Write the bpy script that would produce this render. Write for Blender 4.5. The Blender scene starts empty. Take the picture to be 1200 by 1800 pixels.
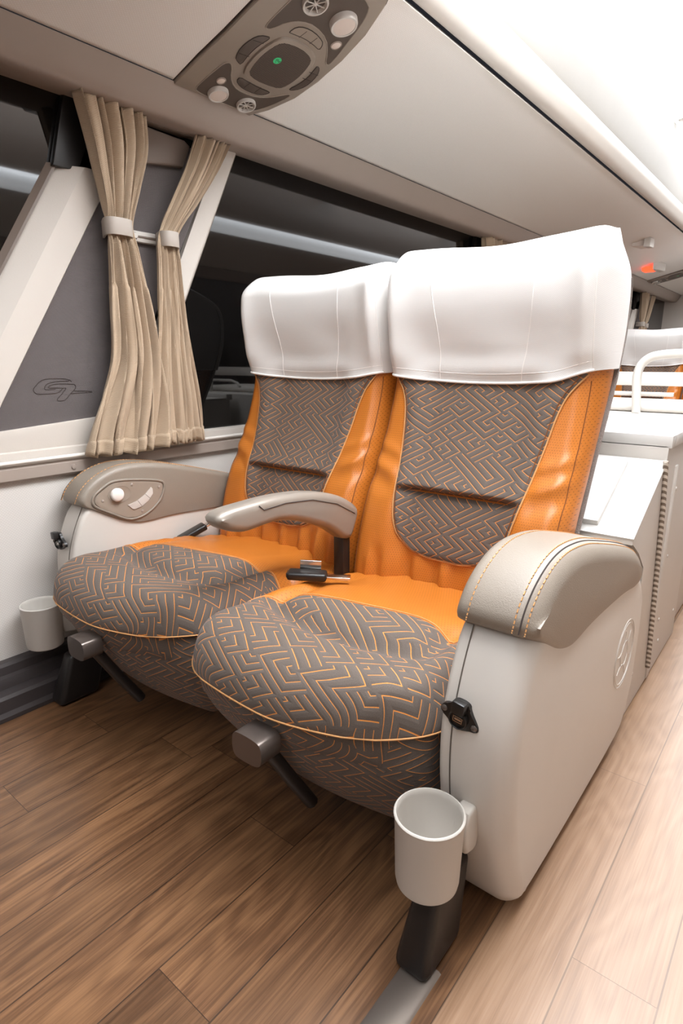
import bpy, bmesh, math, random
from mathutils import Vector, Matrix
random.seed(7)
SC = bpy.context.scene
COL = SC.collection
PI = math.pi
def sin(a): return math.sin(a)
def cos(a): return math.cos(a)

# ------------------------------------------------------------------ camera
cam_d = bpy.data.cameras.new('camera'); cam = bpy.data.objects.new('camera', cam_d); COL.objects.link(cam)
cam_d.sensor_fit = 'VERTICAL'; cam_d.sensor_height = 36.0; cam_d.lens = 1037.0/1800*36.0
cam_d.clip_start = 0.02
cam.location = (0, 0, 1.0)
cam.rotation_euler = (math.radians(90-14.5), 0, math.radians(38.9))
SC.camera = cam
# ------------------------------------------------------------------ world, lights, exposure
w = bpy.data.worlds.new('night'); SC.world = w; w.use_nodes = True
w.node_tree.nodes['Background'].inputs[0].default_value = (0.010, 0.010, 0.012, 1)
w.node_tree.nodes['Background'].inputs[1].default_value = 1.0
SC.view_settings.view_transform = 'Standard'; SC.view_settings.look = 'None'
SC.view_settings.exposure = 0.8; SC.view_settings.gamma = 1.0; SC.view_settings.use_curve_mapping = False
def area(name, loc, rot, sx, sy, power, col=(1, .93, .85)):
    l = bpy.data.lights.new(name, 'AREA'); l.shape = 'RECTANGLE'; l.size = sx; l.size_y = sy; l.energy = power; l.color = col
    o = bpy.data.objects.new(name, l); COL.objects.link(o); o.location = loc; o.rotation_euler = rot
    return o
CEIL_EMIT = (2.0, 10.5, 3.8, 5.0, 3.0)
EDGE_EMIT = 2.3
WARM = (.965, 1.0, 1.035)

# ------------------------------------------------------------------ material helpers
def S(r, g, b):
    f = lambda c: (c/255/12.92) if c/255 <= .04045 else ((c/255+.055)/1.055)**2.4
    return (f(r), f(g), f(b), 1)
class N:
    def __init__(s, name):
        s.m = bpy.data.materials.new(name); s.m.use_nodes = True; s.t = s.m.node_tree; s.b = s.t.nodes['Principled BSDF']
    def new(s, typ, **kw):
        n = s.t.nodes.new(typ)
        for k, v in kw.items(): setattr(n, k, v)
        return n
    def put(s, a, sock):
        if isinstance(a, (int, float)): sock.default_value = a
        elif isinstance(a, tuple): sock.default_value = a
        else: s.t.links.new(a, sock)
    def M(s, op, a, b=0.0, c=0.0):
        n = s.new('ShaderNodeMath', operation=op)
        s.put(a, n.inputs[0]); s.put(b, n.inputs[1])
        if op in ('MULTIPLY_ADD', 'COMPARE', 'SMOOTH_MIN', 'WRAP'): s.put(c, n.inputs[2])
        return n.outputs[0]
    def mix(s, f, a, b):
        n = s.new('ShaderNodeMix', data_type='RGBA')
        s.put(f, n.inputs[0]); s.put(a, n.inputs[6]); s.put(b, n.inputs[7]); return n.outputs[2]
    def mixf(s, f, a, b):
        n = s.new('ShaderNodeMix', data_type='FLOAT')
        s.put(f, n.inputs[0]); s.put(a, n.inputs[2]); s.put(b, n.inputs[3]); return n.outputs[0]
    def noise(s, vec, scale, detail=3, rough=.5):
        n = s.new('ShaderNodeTexNoise'); s.put(vec, n.inputs['Vector']); n.inputs['Scale'].default_value = scale
        n.inputs['Detail'].default_value = detail; n.inputs['Roughness'].default_value = rough; return n.outputs['Fac']
    def coord(s, which='Object'):
        return s.new('ShaderNodeTexCoord').outputs[which]
    def mapping(s, vec, scale=(1, 1, 1), rot=(0, 0, 0), loc=(0, 0, 0)):
        n = s.new('ShaderNodeMapping'); s.put(vec, n.inputs[0]); n.inputs['Scale'].default_value = scale
        n.inputs['Rotation'].default_value = rot; n.inputs['Location'].default_value = loc; return n.outputs[0]
    def bump(s, h, strength, dist=.002, normal=None):
        n = s.new('ShaderNodeBump'); s.put(h, n.inputs['Height']); n.inputs['Strength'].default_value = strength
        n.inputs['Distance'].default_value = dist
        if normal is not None: s.put(normal, n.inputs['Normal'])
        return n.outputs[0]
    def ramp(s, f, stops):
        n = s.new('ShaderNodeValToRGB'); s.put(f, n.inputs[0]); e = n.color_ramp.elements
        while len(e) < len(stops): e.new(.5)
        for i, (p, c) in enumerate(stops): e[i].position = p; e[i].color = c
        return n.outputs[0]
    def base(s, c): s.put(c, s.b.inputs['Base Color'])
    def rough(s, r): s.put(r, s.b.inputs['Roughness'])
    def nrm(s, n): s.t.links.new(n, s.b.inputs['Normal'])
def plain(name, c, rough=.5, metal=0, bump=0, scale=400, dist=.0006, spec=None, coat=0):
    n = N(name); co = n.coord()
    v = n.noise(co, 6, 2)
    d = tuple(x*.93 for x in c[:3])+(1,)
    n.base(n.mix(v, d, c)); n.rough(rough); n.b.inputs['Metallic'].default_value = metal
    if spec is not None: n.b.inputs['Specular IOR Level'].default_value = spec
    if coat: n.b.inputs['Coat Weight'].default_value = coat
    if bump: n.nrm(n.bump(n.noise(co, scale, 2), bump, dist))
    return n.m

def emis(name, c, st):
    n = N(name); n.base(c); n.b.inputs['Emission Color'].default_value = c; n.b.inputs['Emission Strength'].default_value = st
    return n.m

def leather(name, c, perf=False, rough=.38, wr=.25):
    n = N(name); co = n.coord(); uv = n.coord('UV')
    g = n.noise(co, 420, 2, .6); big = n.noise(co, 9, 3)
    vor = n.new('ShaderNodeTexVoronoi'); n.put(co, vor.inputs['Vector']); vor.inputs['Scale'].default_value = 480
    col = n.mix(n.M('MULTIPLY', big, .35), c, tuple(x*.72 for x in c[:3])+(1,))
    nr = n.bump(vor.outputs['Distance'], wr, .0008)
    if perf:
        sp = n.new('ShaderNodeSeparateXYZ'); n.put(uv, sp.inputs[0])
        P = .0062
        row = n.M('FLOOR', n.M('DIVIDE', sp.outputs[1], P))
        off = n.M('MULTIPLY', n.M('MODULO', row, 2.0), .5)
        fx = n.M('SUBTRACT', n.M('FRACT', n.M('ADD', n.M('DIVIDE', sp.outputs[0], P), off)), .5)
        fy = n.M('SUBTRACT', n.M('FRACT', n.M('DIVIDE', sp.outputs[1], P)), .5)
        r = n.M('SQRT', n.M('ADD', n.M('MULTIPLY', fx, fx), n.M('MULTIPLY', fy, fy)))
        dot = n.M('LESS_THAN', r, .15)
        col = n.mix(n.M('MULTIPLY', dot, .75), col, tuple(x*.18 for x in c[:3])+(1,))
    n.base(col); n.rough(rough); n.nrm(nr)
    return n.m

def maze_fabric(name):
    """dark woven fabric quilted with orange thread in a zigzag labyrinth"""
    n = N(name); uv = n.coord('UV')
    mp = n.mapping(uv, rot=(0, 0, math.radians(45)), scale=(1.28, 1.0, 1))
    # rotate after stretch: stretch uv first
    st = n.mapping(uv, scale=(.80, 1.18, 1))
    mp = n.mapping(st, rot=(0, 0, math.radians(45)))
    sp = n.new('ShaderNodeSeparateXYZ'); n.put(mp, sp.inputs[0])
    CS = .049
    px = n.M('DIVIDE', sp.outputs[0], CS); py = n.M('DIVIDE', sp.outputs[1], CS)
    cx = n.M('FLOOR', px); cy = n.M('FLOOR', py)
    fx = n.M('FRACT', px); fy = n.M('FRACT', py)
    cmb = n.new('ShaderNodeCombineXYZ'); n.put(cx, cmb.inputs[0]); n.put(cy, cmb.inputs[1])
    wn = n.new('ShaderNodeTexWhiteNoise', noise_dimensions='2D'); n.put(cmb.outputs[0], wn.inputs['Vector'])
    r = wn.outputs['Value']
    ix = n.M('SUBTRACT', 1.0, fx); iy = n.M('SUBTRACT', 1.0, fy)
    g1 = n.M('MAXIMUM', fx, fy); g2 = n.M('MAXIMUM', ix, iy)
    # most tiles turn a corner (zigzag), others run straight
    k1 = n.M('LESS_THAN', r, .33); k2 = n.M('LESS_THAN', r, .62); k3 = n.M('LESS_THAN', r, .76); k4 = n.M('LESS_THAN', r, .88)
    g = n.mixf(k4, fx, fy); g = n.mixf(k3, g, n.M('MAXIMUM', fx, iy)); g = n.mixf(k2, g, g2); g = n.mixf(k1, g, g1)
    t = n.M('FRACT', n.M('MULTIPLY', g, 3.0))
    d = n.M('ABSOLUTE', n.M('SUBTRACT', t, .5))
    line = n.M('LESS_THAN', d, .045)
    groove = n.M('MINIMUM', n.M('MULTIPLY', d, 3.2), 1.0)
    weave = n.M('SINE', n.M('MULTIPLY', sp.outputs[0], 5200.0)); weave2 = n.M('SINE', n.M('MULTIPLY', sp.outputs[1], 5200.0))
    wv = n.M('MULTIPLY', weave, weave2)
    nz = n.noise(uv, 700, 2); thread = n.noise(uv, 500, 1)
    c = n.mix(nz, S(72, 62, 56), S(108, 96, 87))
    lc = n.mix(thread, S(186, 112, 44), S(238, 156, 72))
    n.base(n.mix(line, c, lc)); n.rough(.8)
    n.b.inputs['Sheen Weight'].default_value = .12
    h = n.M('ADD', groove, n.M('MULTIPLY', wv, .06))
    n.nrm(n.bump(h, .7, .0016))
    return n.m

def wood_floor():
    n = N('vinyl_wood_planks'); co = n.coord()
    sp = n.new('ShaderNodeSeparateXYZ'); n.put(co, sp.inputs[0])
    W = .1345
    rx = n.M('DIVIDE', n.M('ADD', sp.outputs[0], 1.131), W)
    row = n.M('FLOOR', rx); fx = n.M('FRACT', rx)
    wn = n.new('ShaderNodeTexWhiteNoise', noise_dimensions='1D'); n.put(row, wn.inputs['W'])
    ly = n.M('ADD', n.M('DIVIDE', sp.outputs[1], .92), n.M('MULTIPLY', wn.outputs[0], 7.0))
    seg = n.M('FLOOR', ly); fy = n.M('FRACT', ly)
    cb = n.new('ShaderNodeCombineXYZ'); n.put(row, cb.inputs[0]); n.put(seg, cb.inputs[1])
    w2 = n.new('ShaderNodeTexWhiteNoise', noise_dimensions='2D'); n.put(cb.outputs[0], w2.inputs['Vector'])
    r = w2.outputs['Value']
    # per plank shifted coordinates
    cv = n.new('ShaderNodeCombineXYZ'); n.put(n.M('MULTIPLY_ADD', r, 31.0, sp.outputs[0]), cv.inputs[0]); n.put(n.M('MULTIPLY_ADD', r, 17.0, sp.outputs[1]), cv.inputs[1])
    warp = n.noise(n.mapping(cv.outputs[0], scale=(5, 1.1, 1)), 1.6, 2)
    rings = n.M('SINE', n.M('MULTIPLY', n.M('ADD', warp, n.M('MULTIPLY', sp.outputs[0], .35)), 62.0))
    rings = n.M('MULTIPLY_ADD', rings, .5, .5)
    fine = n.noise(n.mapping(cv.outputs[0], scale=(210, 4, 1)), 1.0, 4, .65)
    med = n.noise(n.mapping(cv.outputs[0], scale=(34, 1.1, 1)), 1.0, 3, .6)
    f = n.M('ADD', n.M('MULTIPLY', rings, .09), n.M('ADD', n.M('MULTIPLY', fine, .55), n.M('MULTIPLY', med, .45)))
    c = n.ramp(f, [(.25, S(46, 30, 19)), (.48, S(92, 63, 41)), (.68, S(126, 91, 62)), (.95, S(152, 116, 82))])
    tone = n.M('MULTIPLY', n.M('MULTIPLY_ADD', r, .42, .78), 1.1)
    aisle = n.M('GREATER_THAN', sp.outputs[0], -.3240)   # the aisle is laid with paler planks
    tn = n.new('ShaderNodeVectorMath', operation='SCALE'); n.put(c, tn.inputs[0]); n.put(tone, tn.inputs['Scale'])
    e1 = n.M('LESS_THAN', n.M('MINIMUM', fx, n.M('SUBTRACT', 1.0, fx)), .010)
    e2 = n.M('LESS_THAN', n.M('MINIMUM', fy, n.M('SUBTRACT', 1.0, fy)), .0008)
    e = n.M('MAXIMUM', e1, e2)
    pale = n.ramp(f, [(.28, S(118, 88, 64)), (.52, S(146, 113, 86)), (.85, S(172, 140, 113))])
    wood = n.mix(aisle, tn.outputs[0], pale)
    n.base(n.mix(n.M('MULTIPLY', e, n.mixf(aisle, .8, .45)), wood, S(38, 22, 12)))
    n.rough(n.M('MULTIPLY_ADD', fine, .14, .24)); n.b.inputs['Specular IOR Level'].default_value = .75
    n.nrm(n.bump(n.M('SUBTRACT', fine, n.M('MULTIPLY', e, 2.0)), .25, .0008))
    return n.m

def dotted(name, c, rough=.6, P=.0085, axis='yz'):
    """vinyl trim with a fine grid of pale dots"""
    n = N(name); co = n.coord(); sp = n.new('ShaderNodeSeparateXYZ'); n.put(co, sp.inputs[0])
    a = sp.outputs[1]; b = sp.outputs[2 if axis == 'yz' else 0]
    u = n.M('DIVIDE', n.M('ADD', a, b), P); v = n.M('DIVIDE', n.M('SUBTRACT', a, b), P)
    fu = n.M('SUBTRACT', n.M('FRACT', u), .5); fv = n.M('SUBTRACT', n.M('FRACT', v), .5)
    r = n.M('SQRT', n.M('ADD', n.M('MULTIPLY', fu, fu), n.M('MULTIPLY', fv, fv)))
    dot = n.M('LESS_THAN', r, .17)
    lite = tuple(min(1, x*1.3+.04) for x in c[:3])+(1,)
    n.base(n.mix(n.M('MULTIPLY', dot, .55), n.mix(n.noise(co, 250, 2), tuple(x*.93 for x in c[:3])+(1,), c), lite)); n.rough(rough)
    n.nrm(n.bump(n.M('ADD', dot, n.noise(co, 600, 2)), .25, .0005))
    return n.m

def knit(name, c, scale=900, rough=.85, amp=.25, axis=2):
    n = N(name); co = n.coord('UV'); sp = n.new('ShaderNodeSeparateXYZ'); n.put(co, sp.inputs[0])
    a = n.M('SINE', n.M('MULTIPLY', n.M('ADD', sp.outputs[0], sp.outputs[1]), float(scale)))
    b = n.M('SINE', n.M('MULTIPLY', sp.outputs[1], float(scale)*1.3))
    h = n.M('ADD', a, b)
    n.base(n.mix(n.M('MULTIPLY_ADD', h, .18, .5), tuple(x*.86 for x in c[:3])+(1,), c)); n.rough(rough)
    n.b.inputs['Sheen Weight'].default_value = .15
    n.nrm(n.bump(h, amp, .0006))
    return n.m

MAT = {}
MAT['floor'] = wood_floor()
MAT['orange'] = leather('orange_leather', S(192, 112, 38), rough=.36)
MAT['orange_perf'] = leather('perforated_orange_leather', S(194, 114, 40), perf=True, rough=.38)
MAT['fabric'] = maze_fabric('labyrinth_stitched_fabric')
MAT['thread'] = plain('cream_thread', S(205, 150, 95), .7)
MAT['othread'] = plain('brown_thread', S(120, 66, 22), .7)
MAT['cover'] = knit('white_stretch_cloth', S(228, 225, 222), 1500, .9, .12)
MAT['coverseam'] = plain('white_seam', S(242, 238, 234), .8)
MAT['curtain'] = knit('beige_curtain_cloth', S(184, 162, 137), 1300, .8, .3)
MAT['panel'] = plain('light_grey_plastic', S(206, 199, 191), .42, bump=.06, scale=700)
MAT['pad'] = leather('taupe_leather', S(142, 131, 119), rough=.42, wr=.3)
MAT['plate'] = plain('taupe_plastic', S(150, 137, 124), .4, bump=.1, scale=900)
MAT['arm'] = plain('bronze_plastic', S(150, 140, 130), .28, metal=.15)
MAT['white'] = plain('white_plastic', S(238, 230, 224), .4)
MAT['light'] = plain('pale_grey_plastic', S(205, 199, 192), .45)
MAT['cup'] = plain('stone_grey_plastic', S(196, 190, 182), .5, bump=.05, scale=800)
MAT['black'] = plain('black_plastic', S(30, 27, 26), .35)
MAT['blackmetal'] = plain('black_painted_steel', S(34, 30, 29), .38, bump=.1, scale=500)
MAT['knob'] = plain('smoky_metal', S(110, 100, 94), .3, metal=.6)
MAT['chrome'] = plain('chrome', S(210, 205, 200), .18, metal=1)
MAT['rail'] = plain('aluminium_strip', S(128, 118, 110), .42, metal=.6, bump=.1)
MAT['wall'] = dotted('dotted_wall_vinyl', S(212, 206, 200), .6)
MAT['rack'] = dotted('dotted_rack_vinyl', S(238, 233, 227), .6, .0085, 'xy')
MAT['fascia'] = plain('warm_grey_trim', S(162, 148, 138), .55, bump=.15, scale=600)
MAT['nose'] = plain('pearl_plastic', S(228, 222, 214), .35)
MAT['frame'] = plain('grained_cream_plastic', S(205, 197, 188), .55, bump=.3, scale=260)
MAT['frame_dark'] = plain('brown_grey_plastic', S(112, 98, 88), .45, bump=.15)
MAT['gfabric'] = knit('ribbed_grey_fabric', S(104, 97, 96), 1500, .9, .5)
MAT['groove'] = plain('groove_dark', S(58, 48, 44), .8)
MAT['seamgrey'] = plain('seam_shadow_grey', S(96, 88, 80), .8)
MAT['unit'] = plain('service_panel_plastic', S(150, 138, 126), .42, bump=.08, scale=700)
MAT['unit_dark'] = plain('service_panel_recess', S(88, 76, 67), .4, bump=.08)  # shade of the recesses painted onto flat plates; dark buttons share it
MAT['lens'] = plain('frosted_lens', S(222, 208, 198), .25)
MAT['green'] = plain('green_sticker', S(70, 215, 140), .5)
MAT['white_lam'] = plain('white_laminate', S(204, 201, 197), .4)
MAT['grey_lam'] = plain('console_laminate', S(206, 200, 193), .45)
MAT['carpet'] = plain('grey_felt', S(140, 130, 124), .95, bump=1.0, scale=420, dist=.003)
MAT['duct'] = plain('dark_duct_metal', S(62, 56, 56), .4, bump=.1)
MAT['ceil'] = plain('ceiling_white', S(240, 238, 234), .6)
MAT['red'] = emis('red_indicator', (1, .06, .02, 1), 1.6)
for k_ in range(5): MAT['ceil_light%d' % k_] = emis('ceiling_diffuser', WARM+(1,), CEIL_EMIT[k_])
MAT['edge_light'] = emis('lit_rack_edge', WARM+(1,), EDGE_EMIT)  # glow added to the opposite rack edge as side fill
MAT['blind'] = plain('cream_blind', S(236, 231, 224), .8)
MAT['door'] = plain('speckled_grey_cloth', S(150, 146, 141), .9, bump=.4, scale=300)
MAT['strap'] = plain('warm_grey_strap', S(178, 168, 158), .5)
MAT['dim'] = plain('dark_partition', S(92, 84, 78), .6)
def glass_mat():
    n = N('dark_window_glass'); co = n.coord()
    n.base(n.mix(n.noise(co, 3, 2), S(14, 13, 13), S(20, 18, 17))); n.rough(.03)
    n.b.inputs['IOR'].default_value = 1.52
    return n.m
MAT['glass'] = glass_mat()
def grille_mat():
    n = N('speaker_mesh'); co = n.coord(); sp = n.new('ShaderNodeSeparateXYZ'); n.put(co, sp.inputs[0]); P = .0046
    fx = n.M('SUBTRACT', n.M('FRACT', n.M('DIVIDE', sp.outputs[0], P)), .5); fy = n.M('SUBTRACT', n.M('FRACT', n.M('DIVIDE', sp.outputs[1], P)), .5)
    r = n.M('MAXIMUM', n.M('ABSOLUTE', fx), n.M('ABSOLUTE', fy)); d = n.M('LESS_THAN', r, .36)
    n.base(n.mix(d, S(112, 96, 84), S(22, 18, 16))); n.rough(.5); n.nrm(n.bump(n.M('SUBTRACT', 1.0, d), .6, .001)); return n.m
MAT['grille'] = grille_mat()
def bungee_mat():
    n = N('braided_cord'); co = n.coord(); sp = n.new('ShaderNodeSeparateXYZ'); n.put(co, sp.inputs[0])
    s = n.M('SINE', n.M('MULTIPLY', n.M('ADD', sp.outputs[2], n.M('MULTIPLY', sp.outputs[1], .6)), 420.0))
    n.base(n.mix(n.M('GREATER_THAN', s, 0.0), S(120, 105, 92), S(206, 196, 184))); n.rough(.7); return n.m
MAT['cord'] = bungee_mat()

# ------------------------------------------------------------------ mesh helpers
def link(name, me, mats, parent=None, sharp=35, smooth=True):
    if not isinstance(mats, (list, tuple)): mats = [mats]
    for m in mats: me.materials.append(MAT[m] if isinstance(m, str) else m)
    me.validate()
    if smooth:
        me.polygons.foreach_set('use_smooth', [True]*len(me.polygons))
        me.set_sharp_from_angle(angle=math.radians(sharp))
    o = bpy.data.objects.new(name, me); COL.objects.link(o)
    if parent is not None:
        o.parent = parent
        if parent.type == 'EMPTY': o.location = -Vector(parent.location)
    return o
def from_bm(name, bm, mats, parent=None, sharp=35, smooth=True):
    bmesh.ops.recalc_face_normals(bm, faces=bm.faces[:])
    me = bpy.data.meshes.new(name); bm.to_mesh(me); bm.free()
    return link(name, me, mats, parent, sharp, smooth)
def pydata(name, vs, fs, mats, parent=None, uvs=None, mi=None, sharp=35, recalc=False):
    me = bpy.data.meshes.new(name); me.from_pydata([tuple(v) for v in vs], [], fs); me.update()
    if uvs is not None:
        ul = me.uv_layers.new(name='UVMap')
        for l in me.loops: ul.data[l.index].uv = uvs[l.vertex_index]
    if mi is not None: me.polygons.foreach_set('material_index', mi)
    if recalc:
        bm = bmesh.new(); bm.from_mesh(me); bmesh.ops.recalc_face_normals(bm, faces=bm.faces[:]); bm.to_mesh(me); bm.free()
    return link(name, me, mats, parent, sharp)
def empty(name, loc, label=None, cat=None, group=None, kind=None):
    o = bpy.data.objects.new(name, None); COL.objects.link(o); o.location = loc; o.empty_display_size = .05
    tag(o, label, cat, group, kind); return o
def tag(o, label=None, cat=None, group=None, kind=None):
    if label: o['label'] = label
    if cat: o['category'] = cat
    if group: o['group'] = group
    if kind: o['kind'] = kind
    return o
def copy_tree(o, off, parent=None, skip=()):
    c = o.copy(); COL.objects.link(c)
    if parent is None: c.location = Vector(o.location)+Vector(off)
    else: c.parent = parent
    for ch in list(o.children):
        if ch.name.split('.')[0] in skip: continue
        copy_tree(ch, off, c, skip)
    return c

def grid(name, fn, nu, nv, mats, parent=None, uvfn=None, us=None, vs_=None, thick=0, sharp=60, backfn=None, mifn=None):
    """open sheet fn(u,v), u,v in 0..1; with backfn a second sheet is stitched to it"""
    us = us or [i/nu for i in range(nu+1)]; vv = vs_ or [j/nv for j in range(nv+1)]
    nu = len(us)-1; nv = len(vv)-1
    V = []; UV = []; F = []; MI = []
    for j in range(nv+1):
        for i in range(nu+1):
            V.append(fn(us[i], vv[j])); UV.append(uvfn(us[i], vv[j]) if uvfn else (us[i], vv[j]))
    idx = lambda i, j: j*(nu+1)+i
    for j in range(nv):
        for i in range(nu):
            F.append((idx(i, j), idx(i+1, j), idx(i+1, j+1), idx(i, j+1))); MI.append(mifn(us[i], vv[j]) if mifn else 0)
    if backfn:
        B = {}
        for j in range(nv+1):
            for i in range(nu+1):
                if i in (0, nu) or j in (0, nv): B[(i, j)] = idx(i, j)
                else:
                    B[(i, j)] = len(V); V.append(backfn(us[i], vv[j])); UV.append(uvfn(us[i], vv[j]) if uvfn else (us[i], vv[j]))
        for j in range(nv):
            for i in range(nu):
                F.append((B[(i, j)], B[(i, j+1)], B[(i+1, j+1)], B[(i+1, j)])); MI.append(mifn(us[i], vv[j]) if mifn else 0)
    o = pydata(name, V, F, mats, parent, UV, MI, sharp)
    if thick:
        m = o.modifiers.new('solid', 'SOLIDIFY'); m.thickness = thick; m.offset = 0
    return o
def prism(name, poly, axis, a0, a1, mats, parent=None, bevel=0, seg=3, sharp=40, fronts=True):
    """closed polygon extruded along an axis. axis 0: poly=(y,z); 1: (x,z); 2: (x,y)"""
    bm = bmesh.new()
    def mk(p, a): return {0: (a, p[0], p[1]), 1: (p[0], a, p[1]), 2: (p[0], p[1], a)}[axis]
    lo = [bm.verts.new(mk(p, a0)) for p in poly]; hi = [bm.verts.new(mk(p, a1)) for p in poly]
    n = len(poly); f1 = bm.faces.new(lo); f2 = bm.faces.new(hi[::-1])
    for i in range(n): bm.faces.new((lo[i], hi[i], hi[(i+1) % n], lo[(i+1) % n]))
    if bevel:
        es = list(set(f1.edges[:]+f2.edges[:]))
        bmesh.ops.bevel(bm, geom=es, offset=bevel, segments=seg, profile=.5, affect='EDGES', clamp_overlap=True)
    return from_bm(name, bm, mats, parent, sharp)
def box(name, lo, hi, mats, parent=None, bevel=0, seg=2, bm=None):
    own = bm is None
    b = bmesh.new()
    bmesh.ops.create_cube(b, size=1)
    for v in b.verts: v.co = Vector([lo[k]+(v.co[k]+.5)*(hi[k]-lo[k]) for k in range(3)])
    if bevel: bmesh.ops.bevel(b, geom=b.edges[:], offset=bevel, segments=seg, profile=.5, affect='EDGES', clamp_overlap=True)
    if not own:
        me = bpy.data.meshes.new('t'); b.to_mesh(me); b.free(); bm.from_mesh(me); bpy.data.meshes.remove(me); return bm
    return from_bm(name, b, mats, parent, 40)
def inset_poly(P, r):
    Q = []; n = len(P)
    A = sum(P[i][0]*P[(i+1) % n][1]-P[(i+1) % n][0]*P[i][1] for i in range(n)); sg = 1 if A > 0 else -1
    for i in range(n):
        a = P[i-1]; b = P[i]; c = P[(i+1) % n]
        n1 = (-(b[1]-a[1]), b[0]-a[0]); n2 = (-(c[1]-b[1]), c[0]-b[0])
        l1 = math.hypot(*n1) or 1; l2 = math.hypot(*n2) or 1
        m = (n1[0]/l1+n2[0]/l2, n1[1]/l1+n2[1]/l2); l = math.hypot(*m) or 1
        k = min(1.3, 2/l)/l if l > .2 else 0
        Q.append((b[0]+sg*m[0]*k*r, b[1]+sg*m[1]*k*r))
    return Q
def resample(P, n):
    L = [0]; m = len(P)
    for i in range(m): L.append(L[-1]+math.hypot(P[(i+1) % m][0]-P[i][0], P[(i+1) % m][1]-P[i][1]))
    Q = []; j = 0
    for k in range(n):
        t = L[-1]*k/n
        while L[j+1] < t: j += 1
        f = (t-L[j])/((L[j+1]-L[j]) or 1); a = P[j]; b = P[(j+1) % m]; Q.append((a[0]+(b[0]-a[0])*f, a[1]+(b[1]-a[1])*f))
    return Q
def slab_round(name, poly, x0, x1, r0, r1, mats, parent=None, seg=7, low=0.0, n=120):
    """(y,z) outline extruded in x with truly rounded rims; r0 at x0, r1 at x1"""
    P = resample(poly, n); rings = []
    d = 1 if x1 > x0 else -1
    P1 = inset_poly(P, 1.0); NN = []
    for i in range(n):
        v = (P1[i][0]-P[i][0], P1[i][1]-P[i][1]); l = math.hypot(*v) or 1; NN.append((v[0]/l, v[1]/l))
    RR = []
    for i in range(n):
        best = 9.0
        for j in range(n):
            dx, dy = P[j][0]-P[i][0], P[j][1]-P[i][1]; q = dx*NN[i][0]+dy*NN[i][1]
            if j != i and q > 1e-6: best = min(best, (dx*dx+dy*dy)/(2*q))
        RR.append(best)
    for _ in range(30): RR = [min(RR[i], (RR[i-1]+RR[i]+RR[(i+1) % n])/3+.001) for i in range(n)]
    def ins(r):
        W = [1.0-low*sstep(.1, .95, NN[i][1]) for i in range(n)]
        return [(P[i][0]+NN[i][0]*min(r*W[i], .8*RR[i]), P[i][1]+NN[i][1]*min(r*W[i], .8*RR[i])) for i in range(n)]
    rings = []
    for k in range(seg+1):
        a = PI/2*k/seg; rings.append((x0+d*r0*(1-cos(a)), ins(r0*(1-sin(a)))))
    for k in range(seg, -1, -1):
        a = PI/2*k/seg; rings.append((x1-d*r1*(1-cos(a)), ins(r1*(1-sin(a)))))
    V = []; F = []
    for x, Q in rings: V += [(x, y, z) for y, z in Q]
    m = len(rings)
    for i in range(m-1):
        for k in range(n): F.append((i*n+k, i*n+(k+1) % n, (i+1)*n+(k+1) % n, (i+1)*n+k))
    F.append(tuple(range(n))[::-1]); F.append(tuple((m-1)*n+k for k in range(n)))
    return pydata(name, V, F, mats, parent, sharp=50, recalc=True)
def tube_data(pts, r, n=10, closed=False, V=None, F=None):
    V = [] if V is None else V; F = [] if F is None else F
    pts = [Vector(p) for p in pts]; m = len(pts); base = len(V)
    nrm = None
    for i, p in enumerate(pts):
        if closed: t = pts[(i+1) % m]-pts[i-1]
        else: t = pts[min(i+1, m-1)]-pts[max(i-1, 0)]
        if t.length < 1e-9: t = Vector((0, 0, 1))
        t.normalize()
        if nrm is None:
            nrm = t.orthogonal().normalized()
        else:
            nrm = (nrm-t*nrm.dot(t))
            nrm = nrm.normalized() if nrm.length > 1e-6 else t.orthogonal().normalized()
        bn = t.cross(nrm)
        rr = r[i] if isinstance(r, (list, tuple)) else r
        for k in range(n):
            a = 2*PI*k/n; V.append(p+nrm*(cos(a)*rr)+bn*(sin(a)*rr))
    rng = m if closed else m-1
    for i in range(rng):
        for k in range(n):
            a = base+i*n+k; b = base+i*n+(k+1) % n; c = base+((i+1) % m)*n+(k+1) % n; d = base+((i+1) % m)*n+k
            F.append((a, b, c, d))
    if not closed:
        F.append(tuple(base+k for k in range(n))[::-1]); F.append(tuple(base+(m-1)*n+k for k in range(n)))
    return V, F
def tube(name, pts, r, mats, parent=None, n=10, closed=False):
    V, F = tube_data(pts, r, n, closed); return pydata(name, V, F, mats, parent, sharp=50)
def tubes(name, lists, r, mats, parent=None, n=6, closed=False):
    V = []; F = []
    for l in lists: tube_data(l, r, n, closed, V, F)
    return pydata(name, V, F, mats, parent, sharp=50)
def lathe(name, prof, mats, parent=None, loc=(0, 0, 0), rot=None, n=40, sx=1.0, sy=1.0):
    """prof: (r,z) list, open polyline spun round z"""
    V = []; F = []
    R = rot or Matrix.Identity(3)
    m = len(prof)
    for r, z in prof:
        for k in range(n):
            a = 2*PI*k/n; V.append(Vector(loc)+R @ Vector((r*sx*cos(a), r*sy*sin(a), z)))
    for i in range(m-1):
        for k in range(n): F.append((i*n+k, i*n+(k+1) % n, (i+1)*n+(k+1) % n, (i+1)*n+k))
    bm = bmesh.new(); me = bpy.data.meshes.new(name); me.from_pydata([tuple(v) for v in V], [], F); bm.from_mesh(me); bpy.data.meshes.remove(me)
    bmesh.ops.remove_doubles(bm, verts=bm.verts[:], dist=1e-6)
    return from_bm(name, bm, mats, parent, 40)
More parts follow.
